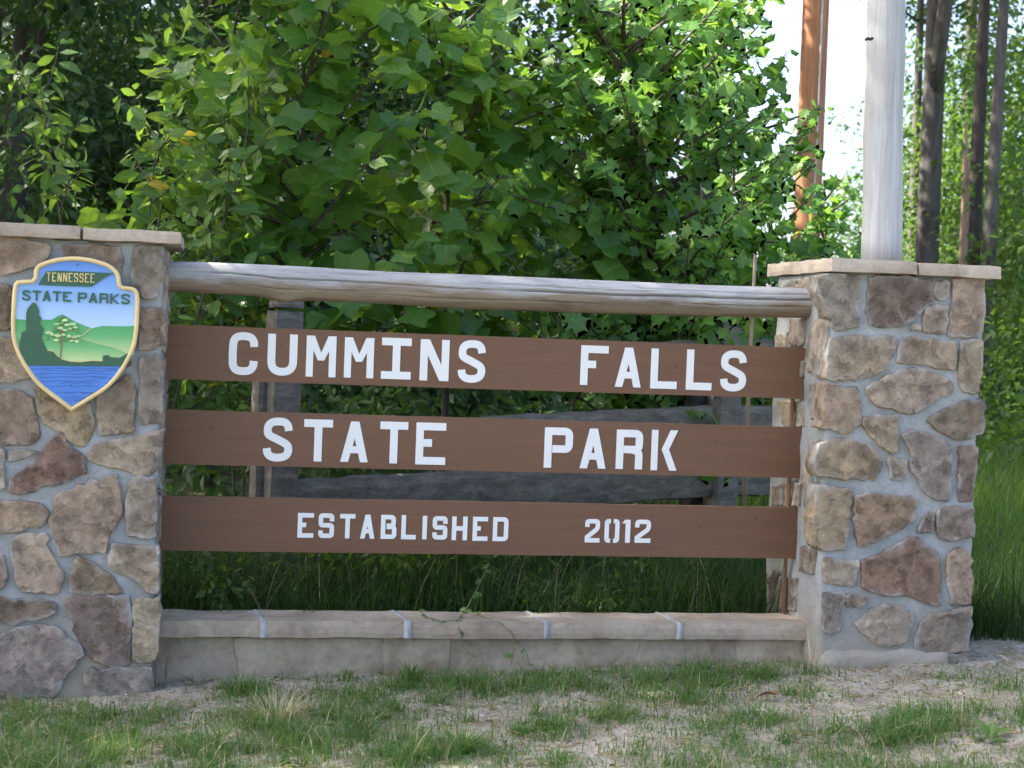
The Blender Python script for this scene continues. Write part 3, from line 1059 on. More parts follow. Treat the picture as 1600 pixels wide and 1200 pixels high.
# strokes in a unit box: lists of (x, y, rounding) - rounding relative to letter width; '~' marks a smooth curve
S_PTS = [(1, .75), (.94, .91), (.74, 1), (.32, 1), (.08, .91), (.02, .755), (.1, .62), (.5, .5), (.9, .37), (1, .235), (.93, .08), (.68, 0), (.3, 0), (.06, .09), (0, .25)]
C_PTS = [(1, .70), (.97, .85), (.82, .965), (.5, 1), (.18, .965), (.03, .84), (0, .62), (0, .38), (.03, .16), (.18, .035), (.5, 0), (.82, .035), (.97, .15), (1, .30)]
GLYPH = {
    'C': ['~', C_PTS],
    'S': ['~', S_PTS],
    'U': [[(0, 1, 0), (0, 0, .75), (1, 0, .75), (1, 1, 0)]],
    'I': [[(0, 1, 0), (1, 1, 0)], [(0, 0, 0), (1, 0, 0)], [(.5, 1, 0), (.5, 0, 0)]],
    'i': [[(.5, 1, 0), (.5, 0, 0)]],
    'F': [[(0, 0, 0), (0, 1, 0), (1, 1, 0)], [(0, .53, 0), (.58, .53, 0)]],
    'L': [[(0, 1, 0), (0, 0, 0), (1, 0, 0)]],
    'T': [[(0, 1, 0), (1, 1, 0)], [(.5, 1, 0), (.5, 0, 0)]],
    'E': [[(1, 1, 0), (0, 1, 0), (0, 0, 0), (1, 0, 0)], [(0, .52, 0), (.55, .52, 0)]],
    'P': [[(0, 0, 0), (0, 1, 0), (.55, 1, .1), (1, 1, .5), (1, .46, .5), (.55, .46, .1), (.2, .46, 0)]],
    'R': [[(0, 0, 0), (0, 1, 0), (.55, 1, .1), (1, 1, .5), (1, .5, .4), (.5, .5, .1), (.2, .5, 0)], [(.55, .5, 0), (1, .44, .35), (1, 0, 0)]],
    # block lettering of the bottom board
    's': [[(1, .72, 0), (1, 1, .2), (0, 1, .2), (0, .52, .2), (1, .52, .2), (1, 0, .2), (0, 0, .2), (0, .26, 0)]],
    'B': [[(0, 0, 0), (0, 1, 0), (.92, 1, .24), (.92, .56, .24), (.3, .56, 0)], [(.3, .5, 0), (1, .5, .24), (1, 0, .24), (.1, 0, 0)]],
    'H': [[(0, 1, 0), (0, 0, 0)], [(1, 1, 0), (1, 0, 0)], [(0, .5, 0), (1, .5, 0)]],
    'D': [[(.5, 1, 0), (1, 1, .24), (1, 0, .24), (0, 0, 0), (0, 1, 0), (.5, 1, 0)]],
    '2': [[(0, .7, 0), (0, 1, .2), (1, 1, .2), (1, .62, .24), (0, .16, 0), (0, 0, 0), (1, 0, 0)]],
    '0': [[(.36, 1, 0), (0, 1, .2), (0, 0, .2), (.36, 0, 0)], [(.64, 1, 0), (1, 1, .2), (1, 0, .2), (.64, 0, 0)]],
    '1': [[(.1, .9, 0), (.6, 1, .1), (.6, 0, 0)]],
}


def poly_glyph(ch, wx, wy):
    """letters with slanted strokes as flat-ended quads in the unit box; wx, wy = stroke width over box size"""
    d = 1.12 * wx
    if ch == 'A':
        return [[(0, 0), (d, 0), (.5 + .6 * wx, 1), (.5 - .6 * wx, 1)], [(1 - d, 0), (1, 0), (.5 + .6 * wx, 1), (.5 - .6 * wx, 1)], [(.2, .22), (.8, .22), (.74, .22 + wy), (.26, .22 + wy)]]
    if ch == 'N':
        return [[(0, 0), (wx, 0), (wx, 1), (0, 1)], [(1 - wx, 0), (1, 0), (1, 1), (1 - wx, 1)], [(0, 1), (1 - 1.2 * wx, 0), (1, 0), (1.2 * wx, 1)]]
    if ch == 'M':
        return [[(0, 0), (wx, 0), (wx, 1), (0, 1)], [(1 - wx, 0), (1, 0), (1, 1), (1 - wx, 1)], [(0, 1), (.5 - .45 * wx, .40), (.5 + .45 * wx, .40), (1.15 * wx, 1)], [(1, 1), (1 - 1.15 * wx, 1), (.5 - .45 * wx, .40), (.5 + .45 * wx, .40)]]
    if ch in 'Kk':
        m = .40 if ch == 'K' else .12
        return [[(0, 0), (wx, 0), (wx, 1), (0, 1)], [(1 - d, 1), (m, .52), (m + d, .52), (1, 1)], [(m, .521), (1 - d, 0), (1, 0), (m + d, .521)]]
    if ch == '1':
        return [[(.4, 0), (1, 0), (1, 1), (.4, 1)], [(0, .84), (.5, .84), (.5, 1), (.3, 1)]]
    return None


def prism(pts, h0, h1, to3):
    a = sum(pts[i][0] * pts[(i + 1) % len(pts)][1] - pts[(i + 1) % len(pts)][0] * pts[i][1] for i in range(len(pts)))
    if a < 0: pts = pts[::-1]
    n = len(pts)
    V = [to3(p[0], p[1], h1) for p in pts] + [to3(p[0], p[1], h0) for p in pts]
    return V, [tuple(range(n))] + [(i, n + i, n + (i + 1) % n, (i + 1) % n) for i in range(n)]


def glyph(name, ch, x0, x1, z0, z1, wd, to3, h0, h1, mat, parent, lift=0.0004):
    lists = []
    pg = poly_glyph(ch, wd / (x1 - x0), wd / (z1 - z0))
    if pg:
        for k, q in enumerate(pg):
            lists.append(prism([(x0 + a * (x1 - x0), z0 + b * (z1 - z0)) for a, b in q], h0, h1 + lift * k, to3))
        V, Fc = merge(*lists)
        return part(name, V, Fc, mat, parent)
    W, H = x1 - x0 - wd, z1 - z0 - wd
    strokes = GLYPH[ch]
    if strokes[0] == '~':
        c = [Vector((x0 + wd / 2 + p[0] * W, z0 + wd / 2 + p[1] * H)) for p in strokes[1]]
        path = []
        for i in range(len(c) - 1):
            p0, p1, p2, p3 = c[max(i - 1, 0)], c[i], c[i + 1], c[min(i + 2, len(c) - 1)]
            for k in range(5):
                t = k / 5
                path.append(0.5 * ((2 * p1) + (p2 - p0) * t + (2 * p0 - 5 * p1 + 4 * p2 - p3) * t * t + (3 * p1 - p0 - 3 * p2 + p3) * t ** 3))
        path.append(c[-1])
        V, Fc = strip((path, False), wd, h0, h1, to3)
        return part(name, V, Fc, mat, parent)
    for k, st in enumerate(strokes):
        pts = [[x0 + wd / 2 + p[0] * W, z0 + wd / 2 + p[1] * H] for p in st]
        # square ends reach the box edge
        for e, q in ((0, 1), (-1, -2)):
            if (Vector(pts[0]) - Vector(pts[-1])).length < 1e-6: break
            on_edge = (st[e][1] in (0, 1) and abs(st[e][1] - st[q][1]) > 0.4) or (st[e][0] in (0, 1) and abs(st[e][0] - st[q][0]) > 0.4)
            if on_edge:
                d = (Vector(pts[e]) - Vector(pts[q])).normalized() * wd / 2
                pts[e][0] += d.x
                pts[e][1] += d.y
        rp_ = round_path([tuple(p) for p in pts], [p[2] * max(W, 0.02) for p in st])
        lists.append(strip(rp_, wd, h0, h1 + lift * k, to3))
    V, Fc = merge(*lists)
    return part(name, V, Fc, mat, parent)


LET = [
    [('C', 357.5, 403, 519, 586), ('U', 418, 464.5, 522, 587), ('M', 478.4, 525, 524.8, 589), ('M', 538, 584, 527.5, 590.5), ('I', 596, 642.4, 528, 592.5), ('N', 656.3, 701.6, 530.5, 595), ('S', 715.5, 758.5, 532, 597.5),
     ('F', 907, 950, 540, 602), ('A', 961.5, 1002, 543, 605), ('L', 1016.7, 1058, 545, 607.5), ('L', 1072.4, 1112.3, 546.5, 609.5), ('S', 1125.5, 1166, 548, 611)],
    [('S', 411, 457, 653, 720.5), ('T', 474.5, 519.5, 655.4, 721), ('A', 532.5, 575.5, 658.5, 722), ('T', 593.4, 637, 659, 724), ('E', 649.7, 696.4, 660.5, 726),
     ('P', 850.4, 894.6, 668, 731), ('A', 906.5, 947, 669.5, 732), ('R', 962.7, 1004, 671.5, 733), ('K', 1017.4, 1058, 672, 735)],
    [('E', 465, 490, 801.5, 840), ('s', 497.6, 522, 802, 840.5), ('T', 531, 554.8, 803, 841), ('A', 563, 585.5, 804, 841.5), ('B', 595, 619.5, 804.5, 842), ('L', 627, 650, 805, 842.6), ('i', 658, 669, 806, 842.5), ('s', 675.8, 699, 806.5, 843),
     ('H', 706, 730, 807, 844), ('E', 738.5, 762, 807.5, 845), ('D', 770, 794, 808, 845.5), ('2', 914, 937, 811, 847.5), ('0', 944.5, 967.5, 811, 848), ('1', 972, 984.5, 812, 848), ('2', 992, 1016.5, 812, 848)],
]
BLAB = ['top brown sign board lettered CUMMINS FALLS in white', 'middle brown sign board lettered STATE PARK in white', 'bottom brown sign board lettered ESTABLISHED 2012 in white']
for k, zt in enumerate(ROWS):
    b = empty('sign_board', (1.42, 0.02, zt - BH), BLAB[k], 'sign board', 'brown boards of the park sign')
    V, Fc = rough_box(-0.03, XR + 0.02, 0, 0.038, zt - BH, zt, (40, 1, 6), 0.0012, 0.002, 4, k)
    part('board', V, Fc, BOARDM, b)
    wd = 0.0335 if k < 2 else 0.0195
    for ch, xa, xb, ya, yb in LET[k]:   # lettering measured on the photograph
        ym, xm = (ya + yb) / 2, (xa + xb) / 2
        x0, x1 = at(xa, ym, 1, 0)[0], at(xb, ym, 1, 0)[0]
        z1, z0 = at(xm, ya, 1, 0)[2], at(xm, yb, 1, 0)[2]
        wl = wd * (0.9 if ch in 'AKM' else 1)
        glyph('letter' if ch not in '012' else 'numeral', ch, x0, x1, z0, z1, wl, lambda a, c, h: (a, -h, c), -0.001, 0.0035, WHITE, b)
SCREW = mat_plain('rusty_screw', (0.06, 0.035, 0.022), 0.6)
for k, spots in enumerate((((440, 541), (1055, 573), (300, 540)), ((1120, 690), (330, 668)), ((360, 817), (1095, 824), (1180, 810)))):
    for (qx, qy) in spots:
        p = at(qx, qy, 1, 0)
        V, Fc = tube([(p[0], 0.004, p[2]), (p[0], -0.0015, p[2])], [0.005, 0.0045], 8)
        root = [o for o in bpy.data.objects if o.name.split('.')[0] == 'sign_board'][k]
        part('screw', V, Fc, SCREW, root)
# painted batten behind the right ends of the boards
V, Fc = rough_box(XR - 0.034, XR - 0.022, 0.042, 0.07, ZCT + 0.004, 1.40, (2, 2, 20), 0.001, 0.002, 5, 1)
o = part('batten', V, Fc, BOARDM, None, False, (XR - 0.026, 0.056, ZCT))
tag(o, 'narrow brown batten behind the boards against the right pillar', 'batten')

# ------------------------------------------------------------------ log rail
def mat_log():
    m, nt, b = new_mat('weathered_log')
    v = coords(nt, (1.0, 9, 9))
    n1 = noi(nt, v, 1.6, 6, 0.62, 0.7)
    n2 = noi(nt, v, 8, 5, 0.7, 0.3)
    g = N(nt, 'ShaderNodeTexCoord')
    sep = N(nt, 'ShaderNodeSeparateXYZ')
    nt.links.new(g.outputs['Object'], sep.inputs[0])
    n3 = noi(nt, coords(nt, (1.2, 4, 4)), 2.4, 5, 0.6, 0.6)
    # weathered grey above, the unbleached brown of the sheltered underside below, with a ragged border
    ad = N(nt, 'ShaderNodeMath', operation='MULTIPLY_ADD')
    ad.inputs[1].default_value, ad.inputs[2].default_value = 0.16, -0.08
    nt.links.new(n3, ad.inputs[0])
    su = N(nt, 'ShaderNodeMath', operation='ADD')
    nt.links.new(sep.outputs[2], su.inputs[0])
    nt.links.new(ad.outputs[0], su.inputs[1])
    mr = N(nt, 'ShaderNodeMapRange')
    mr.inputs[1].default_value, mr.inputs[2].default_value = 0.012, -0.02
    nt.links.new(su.outputs[0], mr.inputs[0])
    grey = ramp(nt, n1, [(0.3, (0.27, 0.26, 0.25)), (0.5, (0.37, 0.365, 0.355)), (0.7, (0.47, 0.46, 0.45))])
    brown = ramp(nt, n1, [(0.3, (0.15, 0.112, 0.08)), (0.5, (0.25, 0.198, 0.145)), (0.7, (0.345, 0.285, 0.215))])
    c = mix(nt, mr.outputs[0], grey, brown)
    c = mix(nt, ramp(nt, n2, [(0.36, (0.5, 0.5, 0.5)), (0.5, (0, 0, 0))]), c, mix(nt, 1.0, c, (0.5, 0.46, 0.42), 'MULTIPLY'))
    nt.links.new(c, b.inputs['Base Color'])
    b.inputs['Roughness'].default_value = 0.75
    bump(nt, b, [(n1, 0.3, 0.006), (n2, 0.4, 0.002)])
    return m


LOGM = mat_log()
prof = [(262, 409, 456), (330, 410, 459), (400, 413, 463), (435, 415, 470), (480, 417, 470), (600, 424, 475), (720, 428, 482), (850, 434, 487), (980, 440, 491), (1100, 445, 494), (1200, 448, 496), (1266, 451, 497)]
lx, lz, lr = [], [], []
for (qx, qa, qb) in prof:
    t_, b_ = at(qx, qa, 1, 0.0), at(qx, qb, 1, 0.0)
    lx.append(t_[0]); lz.append((t_[2] + b_[2]) / 2); lr.append((t_[2] - b_[2]) / 2)
lx[0], lx[-1] = -0.05, XR + 0.02
nseg, nring = 150, 220
V, Fc = [], []
LOGC = np.array([1.42, 0.0, float(np.mean(lz))])
for i in range(nring):
    x = lx[0] + (lx[-1] - lx[0]) * i / (nring - 1)
    zc, rc = np.interp(x, lx, lz), np.interp(x, lx, lr)
    for k in range(nseg):
        th = 2 * math.pi * k / nseg
        d = Vector((0, -math.cos(th), math.sin(th)))          # th = 0 faces the camera
        r = rc * (1 + 0.025 * noise.noise(Vector((x * 2, d.y * 1.5, d.z * 1.5))) + 0.012 * noise.noise(Vector((x * 7, d.y * 5, d.z * 5))))
        # long drying checks
        for (xa, xb, t0, slope, dp, wdt) in ((0.05, 1.75, 0.34, -0.13, 0.018, 0.035), (1.45, 2.95, 0.16, 0.05, 0.03, 0.06), (1.3, 2.2, 0.5, -0.05, 0.010, 0.03), (0.3, 0.9, -0.35, 0.0, 0.007, 0.03), (2.0, 2.9, 0.62, -0.06, 0.009, 0.03), (0.9, 1.9, -0.5, 0.05, 0.007, 0.03), (2.2, 2.9, -0.3, 0.02, 0.010, 0.04)):
            if xa < x < xb:
                tc = t0 + slope * (x - xa) + 0.03 * math.sin(x * 9) + 0.035 * noise.noise(Vector((x * 14, t0 * 9, 2)))
                dd = (th - tc + math.pi) % (2 * math.pi) - math.pi
                fade = min(1, (x - xa) / 0.15, (xb - x) / 0.15)
                r -= dp * fade * math.exp(-(dd / wdt) ** 2)
        # knot under the left third
        dk = (x - 0.50) ** 2 / 0.05 ** 2 + ((th - 5.2) / 0.5) ** 2
        r += 0.012 * math.exp(-dk)
        V.append((x, d.y * r, zc + d.z * r))
for i in range(nring - 1):
    for k in range(nseg):
        k2 = (k + 1) % nseg
        Fc.append((i * nseg + k, i * nseg + k2, (i + 1) * nseg + k2, (i + 1) * nseg + k))
Fc.append(tuple(reversed(range(nseg))))
Fc.append(tuple((nring - 1) * nseg + k for k in range(nseg)))
o = part('log_rail', V, Fc, LOGM, None, True, LOGC)
tag(o, 'weathered peeled log rail with long cracks above the top board', 'log rail')

# ------------------------------------------------------------------ park shield
ZS = lambda p: (10 + p[0] / 4.8, 395 + p[1] / 4.8)
YS = YF - 0.062                       # front face of the shield field
sh0 = at(117, 520, 1, YS)
shield = empty('park_shield', (sh0[0], YS + 0.03, sh0[2]), 'blue and green park shield with cream rim on the left pillar', 'shield sign')
def s3(a, b, h): return (a, YS - h, b)
def sp(pts): return [Vector((q[0], q[2])) for q in (at(*ZS(p), 1, YS) for p in pts)]


def smooth_closed(P, n=4, keep=()):
    out = []
    m = len(P)
    for i in range(m):
        p0, p1, p2, p3 = P[i - 1], P[i], P[(i + 1) % m], P[(i + 2) % m]
        if i in keep: p0 = p1
        if (i + 1) % m in keep: p3 = p2
        for k in range(n):
            t = k / n
            out.append(0.5 * ((2 * p1) + (p2 - p0) * t + (2 * p0 - 5 * p1 + 4 * p2 - p3) * t * t + (3 * p1 - p0 - 3 * p2 + p3) * t ** 3))
    return out


def ccw(P):
    a = sum(P[i].x * P[(i + 1) % len(P)].y - P[(i + 1) % len(P)].x * P[i].y for i in range(len(P)))
    return P if a > 0 else list(reversed(P))


def inset(P, d):
    out = []
    n = len(P)
    for i in range(n):
        d0, d1 = (P[i] - P[i - 1]), (P[(i + 1) % n] - P[i])
        if d0.length < 1e-7: d0 = d1
        if d1.length < 1e-7: d1 = d0
        d0.normalize(); d1.normalize()
        n0, n1 = Vector((-d0.y, d0.x)), Vector((-d1.y, d1.x))
        m = (n0 + n1).normalized()
        out.append(P[i] + m * d / max(m.dot(n1), 0.5))
    return out


def plate(name, P, h0, h1, mat, parent=shield, bevel=0.0):
    P = ccw(P)
    n = len(P)
    lv = [[s3(p.x, p.y, h0) for p in P], [s3(p.x, p.y, h1 - bevel) for p in P]]
    if bevel:
        lv.append([s3(p.x, p.y, h1) for p in inset(P, bevel)])
    bm = bmesh.new()
    rings = [[bm.verts.new(v) for v in r] for r in lv]
    for a, b in zip(rings[:-1], rings[1:]):
        for i in range(n):
            j = (i + 1) % n
            bm.faces.new((a[i], a[j], b[j], b[i]))
    f = bm.faces.new(rings[-1])
    f.normal_update()
    bmesh.ops.triangulate(bm, faces=[f])
    bm.verts.index_update()
    V = [tuple(v.co) for v in bm.verts]
    Fc = [[v.index for v in f.verts] for f in bm.faces]
    bm.free()
    return part(name, V, Fc, mat, parent)


def mat_print_grad(name, stops, z0, z1, rough=0.45):
    """airbrushed colour blend of the sign's own paint"""
    m, nt, b = new_mat(name)
    g = N(nt, 'ShaderNodeTexCoord')
    sep = N(nt, 'ShaderNodeSeparateXYZ')
    nt.links.new(g.outputs['Object'], sep.inputs[0])
    mr = N(nt, 'ShaderNodeMapRange')
    mr.inputs[1].default_value, mr.inputs[2].default_value = z0, z1
    nt.links.new(sep.outputs[2], mr.inputs[0])
    nt.links.new(ramp(nt, mr.outputs[0], stops), b.inputs['Base Color'])
    b.inputs['Roughness'].default_value = rough
    return m


OUT = [(520, 28), (620, 38), (740, 70), (810, 110), (850, 160), (862, 232), (876, 248), (950, 258), (985, 285), (998, 340), (997, 450), (990, 580), (970, 700), (930, 790), (860, 910), (760, 1020), (620, 1112), (490, 1192),
       (380, 1110), (240, 1000), (140, 870), (80, 760), (45, 660), (35, 540), (40, 400), (48, 280), (65, 222), (100, 205), (190, 200), (206, 182), (212, 120), (250, 80), (350, 45), (430, 32)]
KEEP = (5, 6, 17, 28, 29)
outl = smooth_closed(sp(OUT), 4, KEEP)
outl = ccw(outl)
CREAM = mat_plain('cream_gold_paint', (0.72, 0.55, 0.27), 0.4, 0.12, 8)
zz = lambda y: at(*ZS((500, y)), 1, YS)[2] - shield.location.z
FIELD = mat_print_grad('sky_blue_paint', [(0.0, (0.08, 0.22, 0.62)), (0.25, (0.10, 0.26, 0.66)), (0.52, (0.52, 0.68, 0.86)), (0.75, (0.25, 0.45, 0.80)), (1.0, (0.075, 0.21, 0.62))], zz(1190), zz(30))
plate('backing_panel', outl, -0.030, -0.004, mat_plain('panel_edge', (0.10, 0.085, 0.06)))
inner = inset(outl, 0.0175)
plate('sky_field', inset(outl, 0.012), -0.003, 0.0, FIELD)
# rim as a rounded bead
n = len(outl)
ringsP = [(0.0, -0.004), (0.0, 0.006), (0.004, 0.011), (0.009, 0.0125), (0.014, 0.010), (0.0175, 0.004), (0.0178, -0.001)]
V, Fc = [], []
for d, h in ringsP:
    for p in (inset(outl, d) if d else outl): V.append(s3(p.x, p.y, h))
for k in range(len(ringsP) - 1):
    for i in range(n):
        j = (i + 1) % n
        Fc.append((k * n + i, k * n + j, (k + 1) * n + j, (k + 1) * n + i))
part('rim', V, Fc, CREAM, shield, True)
HILL_B = mat_print_grad('far_hill_paint', [(0, (0.42, 0.60, 0.30)), (0.45, (0.12, 0.42, 0.16)), (1, (0.05, 0.30, 0.10))], zz(720), zz(480))
HILL_F = mat_print_grad('near_hill_paint', [(0, (0.55, 0.66, 0.32)), (0.5, (0.16, 0.46, 0.18)), (1, (0.06, 0.33, 0.11))], zz(820), zz(600))
DARKG = mat_plain('dark_green_paint', (0.03, 0.105, 0.06), 0.45, 0.1, 30)
WATER = mat_plain('water_blue_paint', (0.07, 0.21, 0.62), 0.4, 0.1, 10)
WLINE = mat_plain('water_line_paint', (0.025, 0.09, 0.33), 0.4, 0.1, 10)
BROWN = mat_plain('trunk_paint', (0.28, 0.15, 0.08), 0.5)
LEAFP = mat_plain('pale_leaf_paint', (0.45, 0.62, 0.28), 0.5, 0.3, 40)
LEAFQ = mat_plain('mid_leaf_paint', (0.12, 0.30, 0.10), 0.5, 0.3, 40)
plate('far_hills', sp([(72, 497), (130, 502), (340, 502), (375, 480), (420, 462), (460, 485), (520, 520), (640, 566), (720, 548), (850, 551), (962, 549), (957, 760), (700, 780), (300, 760), (80, 700), (70, 600)]), 0.0002, 0.0022, HILL_B)
plate('near_hill', sp([(80, 690), (90, 640), (200, 600), (380, 585), (470, 600), (560, 640), (690, 682), (800, 710), (905, 752), (880, 800), (760, 830), (420, 830), (180, 830)]), 0.0024, 0.0040, HILL_F)
for pts in ([(560, 628), (600, 595), (640, 567)], [(560, 640), (690, 680), (800, 706), (905, 750)]):
    q = sp(pts)
    V, Fc = strip((q, False), 0.0022, 0.001, 0.0052, s3)
    part('hill_outline', V, Fc, CREAM, shield)
plate('dark_woods', sp([(200, 372), (183, 392), (160, 420), (150, 450), (150, 580), (115, 600), (112, 630), (97, 680), (100, 735), (160, 842), (500, 848), (862, 848), (915, 762), (900, 757), (850, 787), (780, 782), (770, 767), (725, 770), (722, 815), (640, 812), (560, 822), (480, 818), (420, 800), (380, 772), (355, 742), (310, 735), (290, 700), (265, 640), (272, 590), (282, 570), (260, 545), (247, 520), (265, 490), (245, 470), (247, 440), (235, 400), (220, 378)]), 0.0042, 0.0075, DARKG)
q = sp([(310, 732), (352, 738), (380, 768), (420, 796), (480, 812), (560, 816), (640, 806), (722, 809)])
V, Fc = strip((q, False), 0.0026, 0.004, 0.0068, s3)
part('shore_outline', V, Fc, CREAM, shield)
plate('lake', sp([(158, 845), (862, 850), (800, 935), (720, 1005), (600, 1080), (491, 1150), (400, 1088), (260, 980)]), 0.0022, 0.0040, WATER)
for y, xa, xb in ((868, 190, 835), (884, 300, 820), (906, 215, 790), (930, 250, 740), (938, 640, 795), (962, 270, 700), (975, 400, 640), (1000, 330, 690), (1046, 370, 640), (1052, 560, 640), (1084, 420, 600), (1104, 440, 560)):
    pts = [(xa + (xb - xa) * t / 10, y + 4 * math.sin(t * 1.3 + y)) for t in range(11)]
    V, Fc = strip((sp(pts), False), 0.0016, 0.0036, 0.0052, s3)
    part('water_line', V, Fc, WLINE, shield)
for pts, wd in (([(404, 792), (412, 700), (416, 600), (418, 520)], 0.0042), ([(414, 680), (360, 640), (345, 620)], 0.002), ([(414, 660), (470, 640), (530, 650)], 0.002), ([(416, 610), (370, 560)], 0.0018), ([(417, 600), (480, 560), (520, 590)], 0.0018)):
    V, Fc = strip((sp(pts), False), wd, 0.004, 0.0085, s3)
    part('tree_trunk' if wd > 0.004 else 'tree_branch', V, Fc, BROWN, shield)
r = random.Random(3)
for (cx, cy) in ((418, 480), (398, 500), (440, 505), (380, 535), (415, 525), (455, 540), (500, 535), (370, 575), (405, 565), (440, 580), (480, 570), (520, 560), (530, 590), (345, 610), (385, 620), (430, 615), (470, 625), (510, 630), (545, 625), (375, 655), (440, 650), (490, 660), (530, 665), (320, 600), (300, 640)):
    rx, ry = r.uniform(16, 28), r.uniform(9, 14)
    pts = [(cx + rx * math.cos(a * math.pi / 5) * r.uniform(.8, 1.1), cy + ry * math.sin(a * math.pi / 5) * r.uniform(.8, 1.1)) for a in range(10)]
    plate('leaf_cluster', sp(pts), 0.004, 0.0095 + r.uniform(0, .002), r.choice((LEAFP, LEAFP, LEAFQ)), shield, 0.001)
plate('state_banner', sp([(300, 140), (400, 134), (805, 153), (740, 185), (640, 254), (440, 250), (240, 240), (268, 190)]), 0.0002, 0.004, DARKG)


def sign_text(txt, xa, xb, ya0, ya1, yb0, yb1, wd, mat, name, gap, h1, widths={}):
    """letters between xa and xb; tops run ya0 -> ya1, bottoms yb0 -> yb1 (photograph detail coordinates)"""
    tot = sum(widths.get(c, 1.0) for c in txt) + gap * (len(txt) - 1)
    u = (xb - xa) / tot
    x = xa
    for c in txt:
        wc = widths.get(c, 1.0) * u
        t = (x + wc / 2 - xa) / (xb - xa)
        top, bot = ya0 + (ya1 - ya0) * t, yb0 + (yb1 - yb0) * t
        p0, p1 = at(*ZS((x, bot)), 1, YS), at(*ZS((x + wc, top)), 1, YS)
        glyph(name, c, p0[0], p1[0], p0[2], p1[2], wd, s3, 0.0, h1, mat, shield, 0.0003)
        x += wc + gap * u


sign_text('TENNEssEE', 303, 662, 148, 158, 212, 224, 0.0036, mat_plain('gold_paint', (0.75, 0.60, 0.25), 0.4), 'letter', 0.30, 0.0072)
sign_text('STATE', 118, 488, 280, 294, 356, 366, 0.0072, DARKG, 'letter', 0.18, 0.0055)
sign_text('PARkS', 535, 928, 298, 312, 370, 386, 0.0072, DARKG, 'letter', 0.18, 0.0055)
for (cx, cy) in ((533, 90), (482, 993)):
    q = at(*ZS((cx, cy)), 1, YS)
    V, Fc = tube([(q[0], YS - 0.006, q[2]), (q[0], YS, q[2])], [0.0025, 0.003], 8)
    part('screw', V, Fc, mat_plain('dark_screw', (0.03, 0.03, 0.035)), shield)

# ------------------------------------------------------------------ rail fence behind the sign
Y1, Y2 = 1.4, 2.35
P1 = at(439, 600, 1, Y1)
P2 = at(1133, 600, 1, Y2)
fence = empty('rail_fence', (P1[0], Y1, gh(P1[0], Y1)), 'old grey wooden rail fence standing behind the sign boards', 'fence')
fd = Vector((P2[0] - P1[0], Y2 - Y1, 0)).normalized()
fn = Vector((-fd.y, fd.x, 0))


def rot_box(c, half_l, half_w, z0, z1, cuts, amp, bev, seed, tilt=0.0, bow=0.0):
    V, Fc = rough_box(-half_l, half_l, -half_w, half_w, z0, z1, cuts, amp, bev, 7, seed)
    out = []
    for (x, y, z) in V:
        p = Vector((c[0], c[1], 0)) + fd * x + fn * y
        out.append((p.x, p.y, z + tilt * x + bow * (1 - (x / half_l) ** 2)))
    return out, Fc


zt1, zt2 = at(438, 468, 1, Y1)[2], at(1135, 506, 1, Y2)[2]
V, Fc = rot_box((P1[0] + 0.01, Y1), 0.078, 0.07, 0.0, zt1 - 0.055, (4, 4, 24), 0.006, 0.008, 1)
part('post', V, Fc, GREYWOOD, fence)
V, Fc = rot_box((P1[0] + 0.015, Y1), 0.075, 0.068, zt1 - 0.045, zt1, (4, 4, 2), 0.006, 0.008, 2)
part('post_cap', V, Fc, GREYWOOD, fence)
V, Fc = rot_box((P1[0] - 0.105, Y1 + 0.03), 0.028, 0.05, 0.0, zt1 - 0.2, (2, 3, 24), 0.005, 0.006, 3)
part('post_strip', V, Fc, GREYWOOD, fence)
V, Fc = rot_box((P2[0], Y2), 0.082, 0.07, 0.0, zt2, (4, 4, 26), 0.007, 0.010, 4)
V = [(x, y, z + (0.05 * noise.noise(Vector((x * 14, y * 14, 1))) if z > zt2 - 0.02 else 0)) for x, y, z in V]
part('post', V, Fc, GREYWOOD, fence)
V, Fc = rot_box((P2[0] - 0.14, Y2 + 0.10), 0.05, 0.05, 0.0, zt2 + 0.01, (3, 3, 20), 0.007, 0.010, 5)
part('post_strip', V, Fc, mat_wood('dark_fence_wood', (0.03, 0.03, 0.03), (0.05, 0.05, 0.05), (0.075, 0.075, 0.07)), fence)
span = (Vector((P2[0], Y2, 0)) - Vector((P1[0], Y1, 0))).length
mid = ((P1[0] + P2[0]) / 2, (Y1 + Y2) / 2)
# heights of the three rails at each post, measured from the photograph
rails = [(at(1085, 527, 1, Y2)[2], 0.15), (at(1085, 631, 1, Y2)[2], 0.19), (at(1085, 715, 1, Y2)[2], 0.23)]
lefts = [(at(470, 560, 1, Y1)[2]), (at(470, 668, 1, Y1)[2]), (at(470, 750, 1, Y1)[2])]
for k in range(3):
    zr, hh = rails[k]
    zl = lefts[k]
    tilt = (zr - zl) / span
    zm = (zr + zl) / 2
    V, Fc = rot_box((mid[0], mid[1]), span / 2 - 0.07, 0.035, zm - hh, zm, (30, 2, 4), 0.012, 0.014, 10 + k, tilt)
    part('rail', V, Fc, GREYWOOD, fence)
    for sgn, cx, zend in ((1, P2, zr),):
        L = 0.16
        c = Vector((cx[0], Y1 if sgn < 0 else Y2, 0)) + fd * sgn * (L + 0.085)
        V, Fc = rot_box((c.x, c.y), L, 0.035, zend - hh, zend, (24, 2, 4), 0.012, 0.014, 20 + k + sgn, 0.0)
        part('rail', V, Fc, GREYWOOD, fence)

